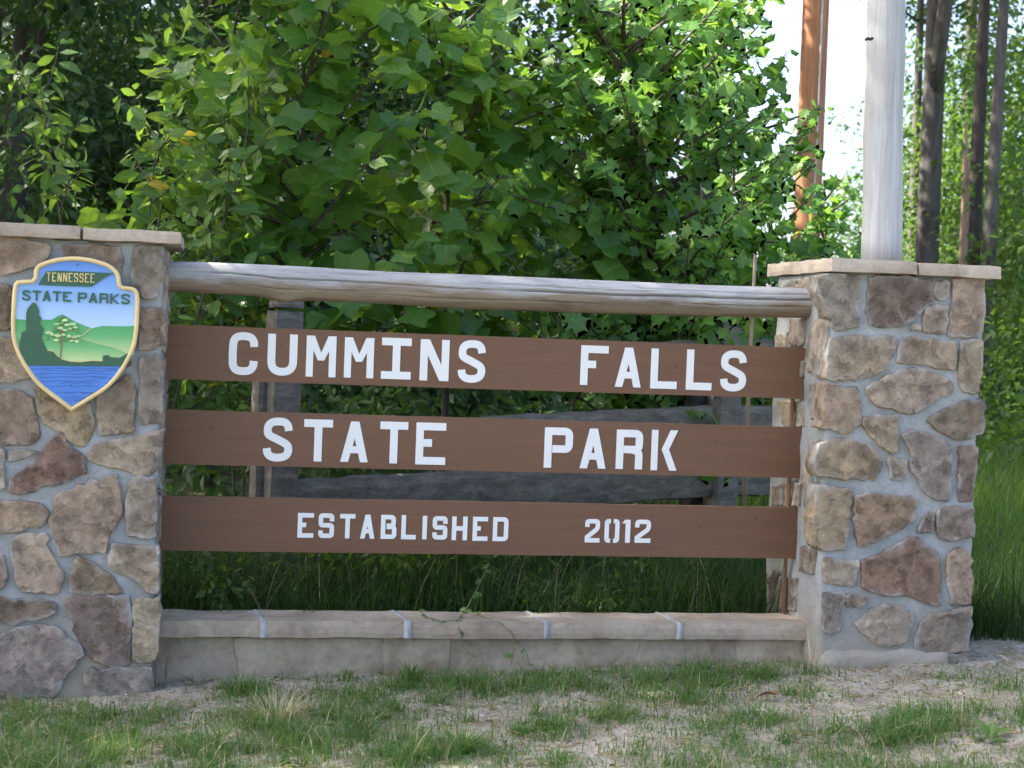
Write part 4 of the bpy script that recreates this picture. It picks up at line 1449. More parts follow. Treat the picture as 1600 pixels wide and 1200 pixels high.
# ------------------------------------------------------------------ leaf shapes
def fan_leaf(outline, spine):
    """half-outline (x >= 0) from base to tip and the midrib; returns vertices and triangles, with a folded, drooping blade and a stalk"""
    pts = [(x, y, 0) for x, y in outline]
    sp_ = [(0, y, 0) for y in spine]
    V = sp_ + pts + [(-x, y, z) for x, y, z in pts]
    ns, npt = len(sp_), len(pts)
    F = []
    for side in (0, 1):
        o = ns + side * npt
        j = 0
        for i in range(npt - 1):
            ymid = (outline[i][1] + outline[i + 1][1]) / 2
            while j < ns - 1 and abs(spine[j + 1] - ymid) < abs(spine[j] - ymid):
                F.append((j, o + i, j + 1) if side == 0 else (j, j + 1, o + i))
                j += 1
            F.append((j, o + i, o + i + 1) if side == 0 else (j, o + i + 1, o + i))
        while j < ns - 1:
            F.append((j, o + npt - 1, j + 1) if side == 0 else (j, j + 1, o + npt - 1))
            j += 1
    return V, F


def finish_leaf(V, F, fold, droop, wave, stalk, seed):
    r = random.Random(seed)
    ph = r.uniform(0, 6)
    out = []
    for (x, y, z) in V:
        z = fold * abs(x) - droop * y * y + wave * math.sin(y * 6 + ph + x * 5) * abs(x) * 2
        out.append((x + 0.04 * math.sin(y * 3 + ph) * y, y, z))
    if stalk:
        b = len(out)
        out += [(-0.008, -stalk, 0.02), (0.008, -stalk, 0.02), (0.008, 0.02, 0.0), (-0.008, 0.02, 0.0)]
        F = F + [(b, b + 1, b + 2), (b, b + 2, b + 3)]
    return out, F


TUL = fan_leaf([(0.05, 0.0), (0.26, -0.05), (0.44, 0.04), (0.56, 0.2), (0.5, 0.32), (0.38, 0.45), (0.40, 0.6), (0.5, 0.84), (0.36, 0.87), (0.16, 0.86), (0.0, 0.8)], [0.0, 0.42, 0.79])
ELL = fan_leaf([(0.02, 0.0), (0.14, 0.15), (0.24, 0.38), (0.24, 0.6), (0.14, 0.82), (0.0, 1.0)], [0.0, 0.5, 0.99])
STAR = fan_leaf([(0.04, 0.02), (0.28, -0.14), (0.2, 0.12), (0.58, 0.2), (0.28, 0.34), (0.46, 0.74), (0.16, 0.52), (0.0, 1.0)], [0.0, 0.3, 0.96])
RHO = ([(0, 0, 0), (0.27, 0.45, 0.06), (0, 1, -0.12), (-0.27, 0.45, 0.06)], [(0, 1, 2), (0, 2, 3)])


def variants(tpl, n, stalk):
    return [finish_leaf(tpl[0], list(tpl[1]), random.uniform(0.02, 0.32), random.uniform(0.02, 0.4), random.uniform(0.02, 0.12), stalk, k) for k in range(n)]


TULV, ELLV, STARV = variants(TUL, 6, 0.55), variants(ELL, 5, 0.15), variants(STAR, 5, 0.5)
_leafmesh = {}


def leaf_mesh(kind, k, V, F, mat):
    key = (kind, k, mat.name)
    if key not in _leafmesh:
        me = mesh_of('leaf', V, F, mat)
        for an, vals in (('across', [abs(v[0]) for v in V]), ('along', [v[1] for v in V])):
            me.attributes.new(an, 'FLOAT', 'POINT').data.foreach_set('value', vals)
        _leafmesh[key] = me
    return _leafmesh[key]


def wander(p0, d0, length, steps, jit, bend, r):
    p, d = Vector(p0), Vector(d0).normalized()
    out = [p.copy()]
    for k in range(steps):
        d = (d + Vector((r.gauss(0, jit), r.gauss(0, jit), r.gauss(0, jit))) + Vector(bend)).normalized()
        p = p + d * (length / steps)
        out.append(p.copy())
    return out


def sapling(name, label, cat, base, height, stems, nbr, blen, size, tpl, kind, mat, bark, seed, group, h0=0.25, per=0.065, limit=300, up=0.55, upb=0.01, young=0.03, taper=0.75, front=0.0):
    """a young broadleaf tree: stem, branches and leaves; the leaves that show largest are single parts"""
    r = random.Random(seed)
    g = np.random.default_rng(seed)
    root = empty(name, base, label, cat, group)
    tubes, P, D, Sz = [], [], [], []
    for s in range(stems):
        lean = Vector((r.gauss(0, 0.06), r.gauss(0, 0.06), 1)) if stems == 1 else Vector((r.gauss(0, 0.22), r.gauss(0, 0.15), 1))
        stem = wander(base, lean, height * r.uniform(0.85, 1.05), 14, 0.03, (0, 0, 0.02), r)
        r0 = (0.010 + height * 0.006) * (1.0 if stems == 1 else 0.55)
        tubes.append(tube(stem, [r0 * (1 - 0.85 * k / 14) for k in range(15)], 7))
        for b in range(nbr):
            f = h0 + (1 - h0) * ((b + r.random()) / nbr)
            x = f * 14
            i = min(13, int(x))
            p = stem[i].lerp(stem[i + 1], x - i)
            az = b * 2.4 + r.uniform(-0.5, 0.5)
            if front and r.random() < front: az = r.uniform(-math.pi, 0)      # more growth towards the open clearing
            ln = blen * (1 - taper * max(0, f - 0.3) / 0.7) * r.uniform(0.65, 1.15)
            d = Vector((math.cos(az), math.sin(az), r.uniform(0.25, 0.8) + 0.5 * max(0, f - 0.6)))
            br = wander(p, d, ln, 8, 0.07, (0, 0, upb), r)
            tubes.append(tube(br, [max(0.0025, r0 * 0.45 * (1 - 0.8 * k / 8)) for k in range(9)], 4, False))
            nl = int(ln / per) + 3
            for q in range(nl):
                t = 0.12 + 0.88 * (q / (nl - 1))
                xx = t * 8
                ii_ = min(7, int(xx))
                c = br[ii_].lerp(br[ii_ + 1], xx - ii_)
                ax = (br[ii_ + 1] - br[ii_]).normalized()
                side = ax.cross(Vector((0, 0, 1))).normalized() * (1 if q % 2 else -1)
                dd = (side * 0.9 + ax * (0.35 + 1.1 * (t > 0.97)) + Vector((r.gauss(0, .3), r.gauss(0, .3), r.gauss(0.05, .3)))).normalized()
                sz = size * r.uniform(0.55, 1.2) * (0.65 if t > 0.93 else 1)
                P.append(c + dd * sz * (0.5 if tpl is not ELLV else 0.15))
                D.append(dd)
                Sz.append(sz)
    P, D, Sz = np.array(P), np.array(D), np.array(Sz)
    n = len(P)
    nrm = norm(np.array([0, -0.25, 1.0]) * up + g.normal(0, 0.42, (n, 3)) + D * 0.22)
    tip = norm(D + np.array([0, 0, -0.35]) + g.normal(0, 0.18, (n, 3)))
    M = frames(nrm, tip, Sz)
    V, Fc = merge(*tubes)
    part('trunk', V, Fc, bark, root, True)
    ux, uy, dz = project(P)
    inside = (ux > -60) & (ux < 1660) & (uy > -80) & (uy < 980)
    score = np.where(inside, Sz / dz, 0) * np.where(uy < 470, 1, 0.6)
    order = np.argsort(-score)
    single = [i for i in order[:limit] if score[i] > 0]
    rest = np.setdiff1d(np.arange(n), single)
    bl = np.array(base, float)
    for i in single:
        k = int(g.integers(len(tpl)))
        lm = YOUNG if g.random() < young else mat
        o = link('leaf', leaf_mesh(kind, k, *tpl[k], lm), root)
        m4 = Matrix.Identity(4)
        for a in range(3):
            for b in range(3): m4[a][b] = M[i, a, b]
            m4[a][3] = P[i, a] - bl[a]
        o.matrix_local = m4
    if len(rest):
        which = g.integers(len(tpl), size=len(rest))
        Vs, Ls, Ax, Al, off = [], [], [], [], 0
        for k in range(len(tpl)):
            sel = rest[which == k]
            if not len(sel): continue
            tv, tf = np.array(tpl[k][0]), np.array(tpl[k][1])
            VV = np.einsum('nij,vj->nvi', M[sel], tv) + (P[sel] - bl)[:, None, :]
            Ls.append((tf[None] + off + (np.arange(len(sel)) * len(tv))[:, None, None]).reshape(-1))
            Vs.append(VV.reshape(-1, 3))
            Ax.append(np.tile(np.abs(tv[:, 0]), len(sel)))
            Al.append(np.tile(tv[:, 1], len(sel)))
            off += len(sel) * len(tv)
        fm = fast_mesh('foliage', np.concatenate(Vs), 0, 3, np.concatenate(Ls), mat)
        for an, vals in (('across', Ax), ('along', Al)):
            fm.attributes.new(an, 'FLOAT', 'POINT').data.foreach_set('value', np.concatenate(vals).astype(np.float32))
        o = link('foliage', fm, root)
        o['kind'] = 'stuff'
    return root


def base_at(px, Y):
    p = at(px, 560, 1, Y)
    return (p[0], Y, float(gh(p[0], Y)) - 0.02)


sap = [
    (330, 2.9, 3.1, 15, 0.95, 0.17, 'young tulip tree just right of the left pillar, behind the small-leaved shrub', 0.30),
    (470, 2.6, 3.6, 19, 1.05, 0.19, 'tall young tulip tree behind the word CUMMINS, with a yellow leaf', 0.30),
    (690, 3.0, 3.8, 20, 1.1, 0.19, 'broad young tulip tree rising behind the middle of the sign', 0.30),
    (880, 3.3, 3.5, 17, 0.95, 0.18, 'young tulip tree behind the word FALLS, next to the finer-leaved gum tree', 0.30),
]
for k, (px, Y, h, nb, bl, sz, lab, h0) in enumerate(sap):
    sapling('tulip_tree', lab, 'young tree', base_at(px, Y), h, 1, nb * 2, bl, sz, TULV, 'tulip', TULIP, TWIG, 100 + k, 'young tulip trees behind the sign', h0, 0.075, 300, 0.75, 0.01, 0.005, 0.45, 0.45)
sapling('gum_sapling', 'broad sunlit young gum tree with star leaves between the tulip trees and the utility pole', 'young tree', base_at(1080, 3.1), 4.1, 1, 90, 1.5, 0.125, STARV, 'star', GUM, TWIG, 211, None, 0.10, 0.05, 300, 0.5, 0.02, 0.004, 0.5, 0.35)
sapling('gum_sapling', 'smaller young gum tree with star leaves in front of the utility pole', 'young tree', base_at(1235, 4.0), 3.9, 1, 84, 1.25, 0.12, STARV, 'star', GUM, TWIG, 212, None, 0.10, 0.05, 300, 0.5, 0.02, 0.004, 0.72, 0.35)
sapling('gum_sapling', 'lowest young gum tree with star leaves between the utility pole and the round white post', 'young tree', base_at(1312, 4.8), 2.95, 1, 40, 0.62, 0.11, STARV, 'star', GUM, TWIG, 213, None, 0.10, 0.05, 300, 0.5, 0.02, 0.0, 0.6, 0.35)
sapling('leafy_shrub', 'small-leaved shrub with yellow shoot tips behind the left pillar', 'shrub', base_at(228, 2.0), 2.85, 5, 18, 0.60, 0.125, ELLV, 'ellipse', CHERRY, TWIG, 311, None, 0.3, 0.036, 300, 0.45, 0.06, 0.03, 0.5)
sapling('leafy_shrub', 'low pale green shrub glowing beside the left fence post', 'shrub', base_at(385, 2.0), 1.55, 3, 12, 0.4, 0.07, ELLV, 'ellipse', CHERRY, TWIG, 312, None, 0.4, 0.03, 150, 0.4, 0.05, 0.12, 0.5)


# ------------------------------------------------------------------ woods
def clump_mesh(name, centres, radii, nleaf, size, mat, seed, up=0.5, origin=(0, 0, 0)):
    g = np.random.default_rng(seed)
    C, Rr = np.array(centres, float), np.array(radii, float)
    wgt = Rr[:, 0] * Rr[:, 1] * Rr[:, 2]
    wgt = wgt ** 0.75
    idx = g.choice(len(C), nleaf, p=wgt / wgt.sum())
    d = norm(g.normal(size=(nleaf, 3)))
    rad = g.random(nleaf) ** (1 / 2.2)
    P = C[idx] + d * Rr[idx] * rad[:, None]
    P += (vnoise(P[:, 0] * 2.3, P[:, 2] * 2.3, seed)[:, None] - .5) * 0.35
    nrm = norm(np.array([0, 0, 1.0]) * up + d * 0.4 + g.normal(0, 0.45, (nleaf, 3)))
    tip = norm(d + g.normal(0, 0.5, (nleaf, 3)) + np.array([0, 0, -0.3]))
    M = frames(nrm, tip, size * g.uniform(0.6, 1.25, nleaf))
    return stamp(name, RHO[0], RHO[1], M, P - np.array(origin), mat)


def tree_template(seed, height, r0, crown_lo, crown_r, nleaf, size, lmat, bark, fork=False, lean=0.0, jit=0.02):
    """returns trunk mesh and crown mesh, base at the origin"""
    r = random.Random(seed)
    tubes = []
    stem = wander((0, 0, -0.1), (lean, 0, 1), height, 16, jit, (0, 0, 0.01), r)
    tubes.append(tube(stem, [r0 * (1.25 if k == 0 else 1) * (1 - 0.8 * (k / 16) ** 1.2) for k in range(17)], 12))
    if fork:
        for sx in (-1, 1):
            br = wander(stem[5], (sx * 0.22, 0.05 * sx, 1), height * 0.6, 10, 0.03, (0, 0, 0.02), r)
            tubes.append(tube(br, [r0 * 0.62 * (1 - 0.75 * k / 10) for k in range(11)], 9))
    cen, rad = [], []
    nb = 26
    for b in range(nb):
        f = crown_lo + (0.98 - crown_lo) * (b + 0.5) / nb
        i = min(15, int(f * 16))
        p = stem[i]
        ln = crown_r * (1.0 - 0.55 * abs((f - crown_lo) / (1 - crown_lo) - 0.35)) * r.uniform(0.6, 1.1)
        az = b * 2.4 + r.uniform(-.4, .4)
        br = wander(p, (math.cos(az), math.sin(az), r.uniform(0.05, 0.6)), ln, 6, 0.08, (0, 0, 0.03), r)
        tubes.append(tube(br, [max(0.008, r0 * 0.3 * (1 - 0.85 * k / 6)) for k in range(7)], 5, False))
        for k in (3, 4, 5, 6):
            cen.append(br[k] + Vector((r.gauss(0, .2), r.gauss(0, .2), r.gauss(0, .15))))
            s = r.uniform(0.55, 1.0) * crown_r / 3.2
            rad.append((s * 1.2, s * 1.2, s * 0.65))
    V, Fc = merge(*tubes)
    tm = mesh_of('trunk', V, Fc, bark, True)
    cm = clump_mesh('crown', cen, rad, nleaf, size, lmat, seed)
    return tm, cm


TREES = {
    'a': tree_template(1, 15, 0.19, 0.24, 3.6, 11000, 0.19, WOODS, BARK_G),
    'b': tree_template(2, 17, 0.22, 0.34, 3.6, 10000, 0.20, WOODS, BARK_D, lean=0.02),
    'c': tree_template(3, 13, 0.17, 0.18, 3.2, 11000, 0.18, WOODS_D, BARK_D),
    'f': tree_template(4, 14, 0.17, 0.60, 2.6, 6000, 0.18, WOODS, BARK_G, fork=True, jit=0.008),
    't': tree_template(5, 18, 0.16, 0.58, 2.8, 7000, 0.19, WOODS, BARK_G, jit=0.004),
    'h': tree_template(6, 18, 0.21, 0.62, 2.8, 7000, 0.19, WOODS, BARK_D, jit=0.004),
}


def tree(kind, x, y, label, rot=0.0, s=1.0, group='trees of the woods behind the sign'):
    z = float(gh(x, y))
    o = empty('broadleaf_tree', (x, y, z), label, 'tree', group)
    o.rotation_euler = (0, 0, rot)
    o.scale = (s, s, s)
    tm, cm = TREES[kind]
    link('trunk', tm, o)
    link('crown', cm, o)
    return o


def tree_px(kind, px, Y, label, rot=0.0, s=1.0):
    p = at(px, 400, 1, Y)
    return tree(kind, p[0], Y, label, rot, s)


# trees whose trunks the photograph shows
tree_px('c', 8, 9.5, 'dark tree trunk at the left border above the left pillar', 0.3, 1.05)
tree_px('b', 303, 14.0, 'tree with a half lit trunk above the shrub at the top left', 1.1, 1.0)
tree_px('h', 1078, 19.0, 'left one of two dark trunks close together above the gum tree', 2.0, 1.0)
tree_px('t', 1106, 17.5, 'right one of two dark trunks close together above the gum tree', 0.5, 1.0)
tree_px('f', 1450, 15.0, 'forked grey tree just right of the round white post', 1.35, 1.1)
tree_px('h', 1519, 12.2, 'darker left trunk of the straight pair at the upper right', 0.2, 0.56)
tree_px('t', 1541, 11.8, 'paler right trunk of the straight pair at the upper right', 2.4, 0.62)
tree_px('t', 1424, 21.0, 'thin vine-hung tree between the round post and the forked tree', 0.9, 0.7)
tree_px('c', 150, 17.0, 'dense dark tree filling the shade at the far left', 2.2, 1.0)
tree_px('c', 480, 18.0, 'dark tree hidden behind the tulip trees left of centre', 0.7, 1.0)
tree_px('a', 760, 16.0, 'leafy tree behind the tulip trees at the middle of the picture', 1.9, 1.0)
tree_px('h', 985, 23.0, 'pale green tree showing above the gum tree', 0.4, 1.0)
tree_px('a', 1720, 21.0, 'sunlit green tree at the right border above the meadow', 1.2, 0.9)
tree_px('h', 1500, 27.0, 'far tree glimpsed between the forked tree and the pair of trunks', 0.4, 0.9)
# unseen trees added left of the frame, placed so their crowns shade the clearing
for k, (x, y, kd, lab) in enumerate(((-4.6, 1.0, 'c', 'nearest'), (-8.2, 1.9, 'a', 'second'), (-11.6, 2.6, 'c', 'third'), (-5.6, 11.5, 'c', 'fourth'), (-8.4, 13.5, 'b', 'fifth'), (-7.6, 7.6, 'c', 'sixth'), (-11.5, 8.5, 'a', 'seventh'), (-12.5, 5.6, 'b', 'eighth'))):
    tree(kd, x, y, lab + ' broadleaf tree added out of view left of the left pillar for shade', k * 1.3, 0.95 + 0.02 * (k % 5), 'added shade trees left of the clearing')

# broken snag beside the pair of trunks
p = at(1508, 330, 1, 11.6)
snag_top = at(1504, 190, 1, 11.6)[2]
r = random.Random(9)
V, Fc = tube([(p[0] + 0.03, 11.6, 0), (p[0] + 0.01, 11.6, 1.2), (p[0], 11.6, snag_top - 1.0), (p[0] - 0.03, 11.6, snag_top - 0.35), (p[0] - 0.045, 11.6, snag_top)], [0.07, 0.06, 0.05, 0.035, 0.008], 9)
o = part('broken_snag', V, Fc, mat_bark('bare_snag', (0.16, 0.10, 0.07), (0.30, 0.21, 0.15)), None, True, (p[0], 11.6, 0))
tag(o, 'short broken dead trunk with a pointed top beside the pair of straight trunks', 'dead tree')

# utility pole with a conduit and a yellow guy guard
POLEM = mat_wood('utility_pole_wood', (0.30, 0.13, 0.06), (0.42, 0.20, 0.10), (0.50, 0.28, 0.16), (20, 20, 0.7), 0.8, 0.4)
yp2 = 12.0
q0, q1 = at(1262, 380, 1, yp2), at(1290, 30, 1, yp2)
qa, qb = at(1254, 30, 1, yp2), at(1294, 30, 1, yp2)
pr = (qb[0] - qa[0]) / 2
pxc = (qa[0] + qb[0]) / 2
up = empty('utility_pole', (pxc, yp2, 0.1), 'red brown wooden utility pole behind the gum tree', 'utility pole')
V, Fc = tube([(pxc, yp2, 0), (pxc, yp2, 3), (pxc, yp2, 6), (pxc + .01, yp2, 9.5)], [pr * 1.06, pr * 1.02, pr * 0.97, pr * 0.85], 20)
part('shaft', V, Fc, POLEM, up, True)
V, Fc = tube([(pxc + 0.02, yp2 - pr - 0.012, 0.1), (pxc + 0.02, yp2 - pr - 0.012, 4), (pxc + 0.02, yp2 - pr * 0.9 - 0.012, 9.2)], [0.012, 0.012, 0.012], 6)
part('ground_wire', V, Fc, mat_plain('grey_conduit', (0.45, 0.43, 0.42)), up, True)
gy0, gy1 = at(1265, 390, 1, 9.5), at(1268, 318, 1, 9.5)
V, Fc = tube([(gy0[0], 9.5, gh(gy0[0], 9.5)), gy0, gy1], [0.022, 0.022, 0.022], 8)
V2, F2 = V, Fc
o = part('guy_guard', V2, F2, mat_plain('yellow_plastic', (0.75, 0.42, 0.02), 0.4), None, True, (gy0[0], 9.5, float(gh(gy0[0], 9.5))))
tag(o, 'yellow plastic guy wire guard in front of the utility pole', 'guy guard')

# undergrowth of the woods, masses nobody could count
def undergrowth(name, label, spots, nleaf, size, mat, seed):
    r = random.Random(seed)
    cen, rad = [], []
    for (px, Y, h, wd, *zb) in spots:
        p = at(px, 500, 1, Y)
        z0 = float(gh(p[0], Y)) + (zb[0] if zb else 0)
        m = max(4, int(h * 3))
        for k in range(m):
            f = (k + 0.5) / m
            s = wd * (0.55 + 0.45 * math.sin(math.pi * min(1, f * 0.8 + 0.2)))
            cen.append((p[0] + r.gauss(0, wd * 0.45), Y + r.gauss(0, wd * 0.5), z0 + f * h))
            rad.append((s * r.uniform(.45, .8), s * r.uniform(.45, .8), s * r.uniform(.25, .5)))
    o = link(name, clump_mesh(name, cen, rad, nleaf, size, mat, seed))
    tag(o, label, 'undergrowth', None, 'stuff')


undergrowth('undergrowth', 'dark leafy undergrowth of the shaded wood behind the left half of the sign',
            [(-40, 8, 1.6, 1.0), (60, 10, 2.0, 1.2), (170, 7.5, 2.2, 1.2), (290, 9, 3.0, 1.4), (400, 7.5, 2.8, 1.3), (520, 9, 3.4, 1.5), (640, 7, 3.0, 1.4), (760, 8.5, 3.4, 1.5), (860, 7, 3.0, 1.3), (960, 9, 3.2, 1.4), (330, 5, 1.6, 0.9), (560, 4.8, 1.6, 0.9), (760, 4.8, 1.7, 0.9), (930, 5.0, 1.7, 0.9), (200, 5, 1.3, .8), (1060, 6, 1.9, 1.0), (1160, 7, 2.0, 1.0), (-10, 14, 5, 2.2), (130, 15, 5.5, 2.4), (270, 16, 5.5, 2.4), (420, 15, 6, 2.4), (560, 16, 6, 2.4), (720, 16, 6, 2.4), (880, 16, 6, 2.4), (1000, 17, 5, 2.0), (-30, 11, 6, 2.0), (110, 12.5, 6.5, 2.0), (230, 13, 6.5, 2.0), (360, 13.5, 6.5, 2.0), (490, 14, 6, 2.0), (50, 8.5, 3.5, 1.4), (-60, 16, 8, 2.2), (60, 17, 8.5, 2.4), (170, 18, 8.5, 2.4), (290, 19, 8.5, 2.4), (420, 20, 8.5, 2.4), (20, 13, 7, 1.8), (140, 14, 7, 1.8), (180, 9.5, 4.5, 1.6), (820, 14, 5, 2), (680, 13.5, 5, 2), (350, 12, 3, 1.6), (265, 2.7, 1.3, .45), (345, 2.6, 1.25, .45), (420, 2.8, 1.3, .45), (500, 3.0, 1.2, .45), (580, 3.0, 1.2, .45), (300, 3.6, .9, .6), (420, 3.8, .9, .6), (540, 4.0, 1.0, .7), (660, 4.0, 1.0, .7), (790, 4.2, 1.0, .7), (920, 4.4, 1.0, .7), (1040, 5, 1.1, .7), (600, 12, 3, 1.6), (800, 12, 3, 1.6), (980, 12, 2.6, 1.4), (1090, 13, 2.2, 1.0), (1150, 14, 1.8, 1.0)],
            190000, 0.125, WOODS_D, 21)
undergrowth('undergrowth', 'sunlit leafy undergrowth along the wood edge right of the round post',
            [(1215, 10, 1.5, 0.8), (1300, 12, 1.7, 0.8), (1325, 11, 1.7, 0.7), (1345, 13, 1.9, 0.9), (1575, 7, 1.5, .8), (1610, 8, 2.0, 1.0), (1390, 12, 1.9, 1.0), (1440, 11, 1.9, 1.0), (1500, 14, 2.6, 1.4), (1560, 12, 2.4, 1.2), (1610, 10, 2.6, 1.3), (1660, 12, 3.5, 1.6), (1590, 16, 4.0, 1.8), (1480, 18, 3.4, 1.8), (1430, 22, 3.5, 1.8), (1540, 22, 5, 2.2), (1660, 18, 5.5, 2.2), (1720, 11, 3.5, 1.5), (1760, 15, 4.5, 2.0), (1380, 19, 2.2, 1.2), (1425, 16, 2.2, .6, 2.6), (1490, 17, 1.5, .7, 3.8), (1440, 19, 1.2, .6, 5.2), (1580, 14, 2.5, 1.0, 2.2), (1590, 13, 1.2, .6, 4.4), (1600, 15, 5.5, 1.3, 1), (1650, 16, 6, 1.6), (1470, 20, 5.5, 1.2, 1), (1415, 20, 5.5, .7, 1), (1560, 20, 6, 1.5, 1), (1500, 18, 4, 1.0, 1)],
            44000, 0.125, WOODS, 22)
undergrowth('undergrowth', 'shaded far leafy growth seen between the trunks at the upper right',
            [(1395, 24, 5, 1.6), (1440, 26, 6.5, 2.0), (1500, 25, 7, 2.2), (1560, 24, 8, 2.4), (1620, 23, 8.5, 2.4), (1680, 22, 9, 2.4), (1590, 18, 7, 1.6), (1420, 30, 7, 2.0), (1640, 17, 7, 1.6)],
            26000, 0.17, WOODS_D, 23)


# ------------------------------------------------------------------ grass
def blades(name, P, H, Wd, lean, mat, seed, segs=3):
    """curved tapering blades: P base points, H heights"""
    g = np.random.default_rng(seed)
    n = len(P)
    az = g.uniform(0, 2 * np.pi, n)
    side = np.stack([np.cos(az + np.pi / 2 + g.normal(0, .3, n)), np.sin(az + np.pi / 2), np.zeros(n)], -1)
    dirv = np.stack([np.cos(az), np.sin(az), np.zeros(n)], -1)
    L = np.abs(g.normal(lean, lean * 0.5, n))
    Vs = []
    for k in range(segs + 1):
        t = k / segs
        c = P + dirv * (H * L * t * t)[:, None] + np.array([0, 0, 1.0]) * (H * t * (1 - 0.35 * np.minimum(L, 1.2) * t))[:, None]
        wk = Wd * (1 - t) ** 0.7 * 0.5
        if k < segs:
            Vs += [c - side * wk[:, None], c + side * wk[:, None]]
        else:
            Vs.append(c)
    V = np.stack(Vs, 1)
    tpl = []
    for k in range(segs - 1):
        a = 2 * k
        tpl += [(a, a + 1, a + 3), (a, a + 3, a + 2)]
    a = 2 * (segs - 1)
    tpl.append((a, a + 1, a + 2))
    tpl = np.array(tpl)
    Lp = (tpl[None] + (np.arange(n) * V.shape[1])[:, None, None]).reshape(-1)
    return fast_mesh(name, V.reshape(-1, 3), 0, 3, Lp, mat)


def on_ground(x, y):
    return np.stack([x, y, gh(x, y) - 0.004], -1)


# foreground patches: where the photograph has green (pixel, size in metres, weight)
PATCH = [(60, 1190, .45, .25, 1.0), (200, 1165, .3, .12, .7), (30, 1115, .14, .12, .9), (250, 1115, .16, .08, .9), (120, 1110, .1, .08, .6), (330, 1185, .3, .2, 1.0), (440, 1150, .32, .25, 1.0), (560, 1120, .22, .25, 1.0), (640, 1170, .2, .16, 1.0), (380, 1080, .12, .07, 1.0),
         (560, 1075, .18, .07, .9), (660, 1075, .2, .09, 1.0), (760, 1068, .2, .09, 1.0), (860, 1062, .22, .09, .9), (980, 1060, .22, .1, 1.0), (1080, 1052, .25, .09, 1.0), (1180, 1048, .2, .07, .9), (1255, 1045, .1, .06, .8), (740, 1170, .16, .1, .9), (860, 1130, .14, .06, .9), (960, 1105, .2, .07, .8), (1060, 1080, .25, .1, .9), (870, 1192, .1, .05, .8),
         (1160, 1130, .25, .09, 1.0), (1230, 1165, .25, .1, .9), (1140, 1190, .3, .12, .7), (1010, 1170, .12, .06, .5), (1400, 1135, .28, .1, .9), (1460, 1110, .15, .08, .9), (1330, 1190, .3, .1, .7), (1500, 1180, .3, .1, .8), (1560, 1110, .2, .1, .6), (1490, 1050, .08, .05, .8), (1580, 1060, .2, .1, .5), (1260, 1080, .15, .06, .5)]
PC = []
for (px, py, rx, ry, wt) in PATCH:
    p = at(px, py, 2, 0.0 + 0.036 * max(-0.5, (px - 240) / 365))
    PC.append((p[0], p[1], rx, ry * 2.2, wt))


def patch_w(x, y):
    wv = np.zeros_like(x)
    for (cx, cy, rx, ry, wt) in PC:
        wv = np.maximum(wv, wt * np.exp(-(((x - cx) / rx) ** 2 + ((y - cy) / ry) ** 2) * 0.9))
    return wv


def in_wall(x, y):
    a = (x > -0.75) & (x < 0.01) & (y > YF - 0.03) & (y < YB + 0.02)
    b = (x > XR - 0.01) & (x < XRE + 0.01) & (y > YF - 0.035) & (y < YB + 0.02)
    c = (x > -0.1) & (x < 2.9) & (y > YCF + 0.03) & (y < YCB)
    return a | b | c


n = 260000
x, y = rng.uniform(-1.3, 4.9, n), rng.uniform(-2.2, 0.0, n)
pw = patch_w(x, y) * (0.25 + 1.25 * np.clip((fbm(x * 9, y * 9, 31) - 0.33) * 3.2, 0, 1))
keep = (rng.random(n) < pw * 0.55 + 0.012) & ~in_wall(x, y)
x, y, pw = x[keep], y[keep], pw[keep]
Hh = 0.018 + 0.075 * rng.random(len(x)) ** 1.7 * (0.6 + 0.8 * np.clip(pw, 0, 1)) * (0.7 + 0.7 * fbm(x * 5, y * 5, 17))
o = link('lawn_grass', blades('lawn_grass', on_ground(x, y), Hh, rng.uniform(0.0022, 0.0052, len(x)), 0.85, GRASS, 41))
tag(o, 'short patchy green grass on the bare soil in front of the low wall', 'grass', None, 'stuff')
print('lawn blades', len(x))
sel = rng.random(len(x)) < 0.09
o = link('dry_grass', blades('dry_grass', on_ground(x[sel], y[sel]), Hh[sel] * 1.15, rng.uniform(0.002, 0.004, sel.sum()), 1.2, STRAW, 46))
tag(o, 'dead straw coloured blades standing among the green lawn grass', 'grass', None, 'stuff')
n = 60
tx, ty = rng.uniform(-1.2, 4.8, n * 6), rng.uniform(-1.9, -0.15, n * 6)
k_ = (rng.random(n * 6) < patch_w(tx, ty) * 0.5) & ~in_wall(tx, ty)
tx, ty = tx[k_], ty[k_]
cx_ = np.repeat(tx, 26) + rng.normal(0, 0.018, len(tx) * 26)
cy_ = np.repeat(ty, 26) + rng.normal(0, 0.018, len(tx) * 26)
o = link('coarse_grass', blades('coarse_grass', on_ground(cx_, cy_), rng.uniform(0.04, 0.115, len(cx_)), rng.uniform(0.004, 0.0075, len(cx_)), 1.0, GRASS, 48, 4))
tag(o, 'coarse broad bladed grass tufts among the lawn before the wall', 'grass', None, 'stuff')
# dry straw lying in the grass and on the soil
n = 9000
x, y = rng.uniform(-1.3, 4.9, n), rng.uniform(-2.2, -0.1, n)
k_ = ~in_wall(x, y) & (rng.random(n) < 0.35 + 0.5 * fbm(x * 4, y * 4, 77))
x, y = x[k_], y[k_]
Pt = on_ground(x, y) + np.array([0, 0, 0.009])
az = rng.uniform(0, 2 * np.pi, len(x))
tipd = np.stack([np.cos(az), np.sin(az), rng.normal(0.08, .12, len(x))], -1)
nr = np.array([0, 0, 1.0]) + rng.normal(0, .3, (len(x), 3))
M = frames(nr, tipd, rng.uniform(0.02, 0.07, len(x)))
M[:, :, 0] *= 0.09
o = link('dry_straw', stamp('dry_straw', RHO[0], RHO[1], M, Pt, STRAW))
tag(o, 'dry straw and clippings scattered over the soil in front of the sign', 'straw', None, 'stuff')
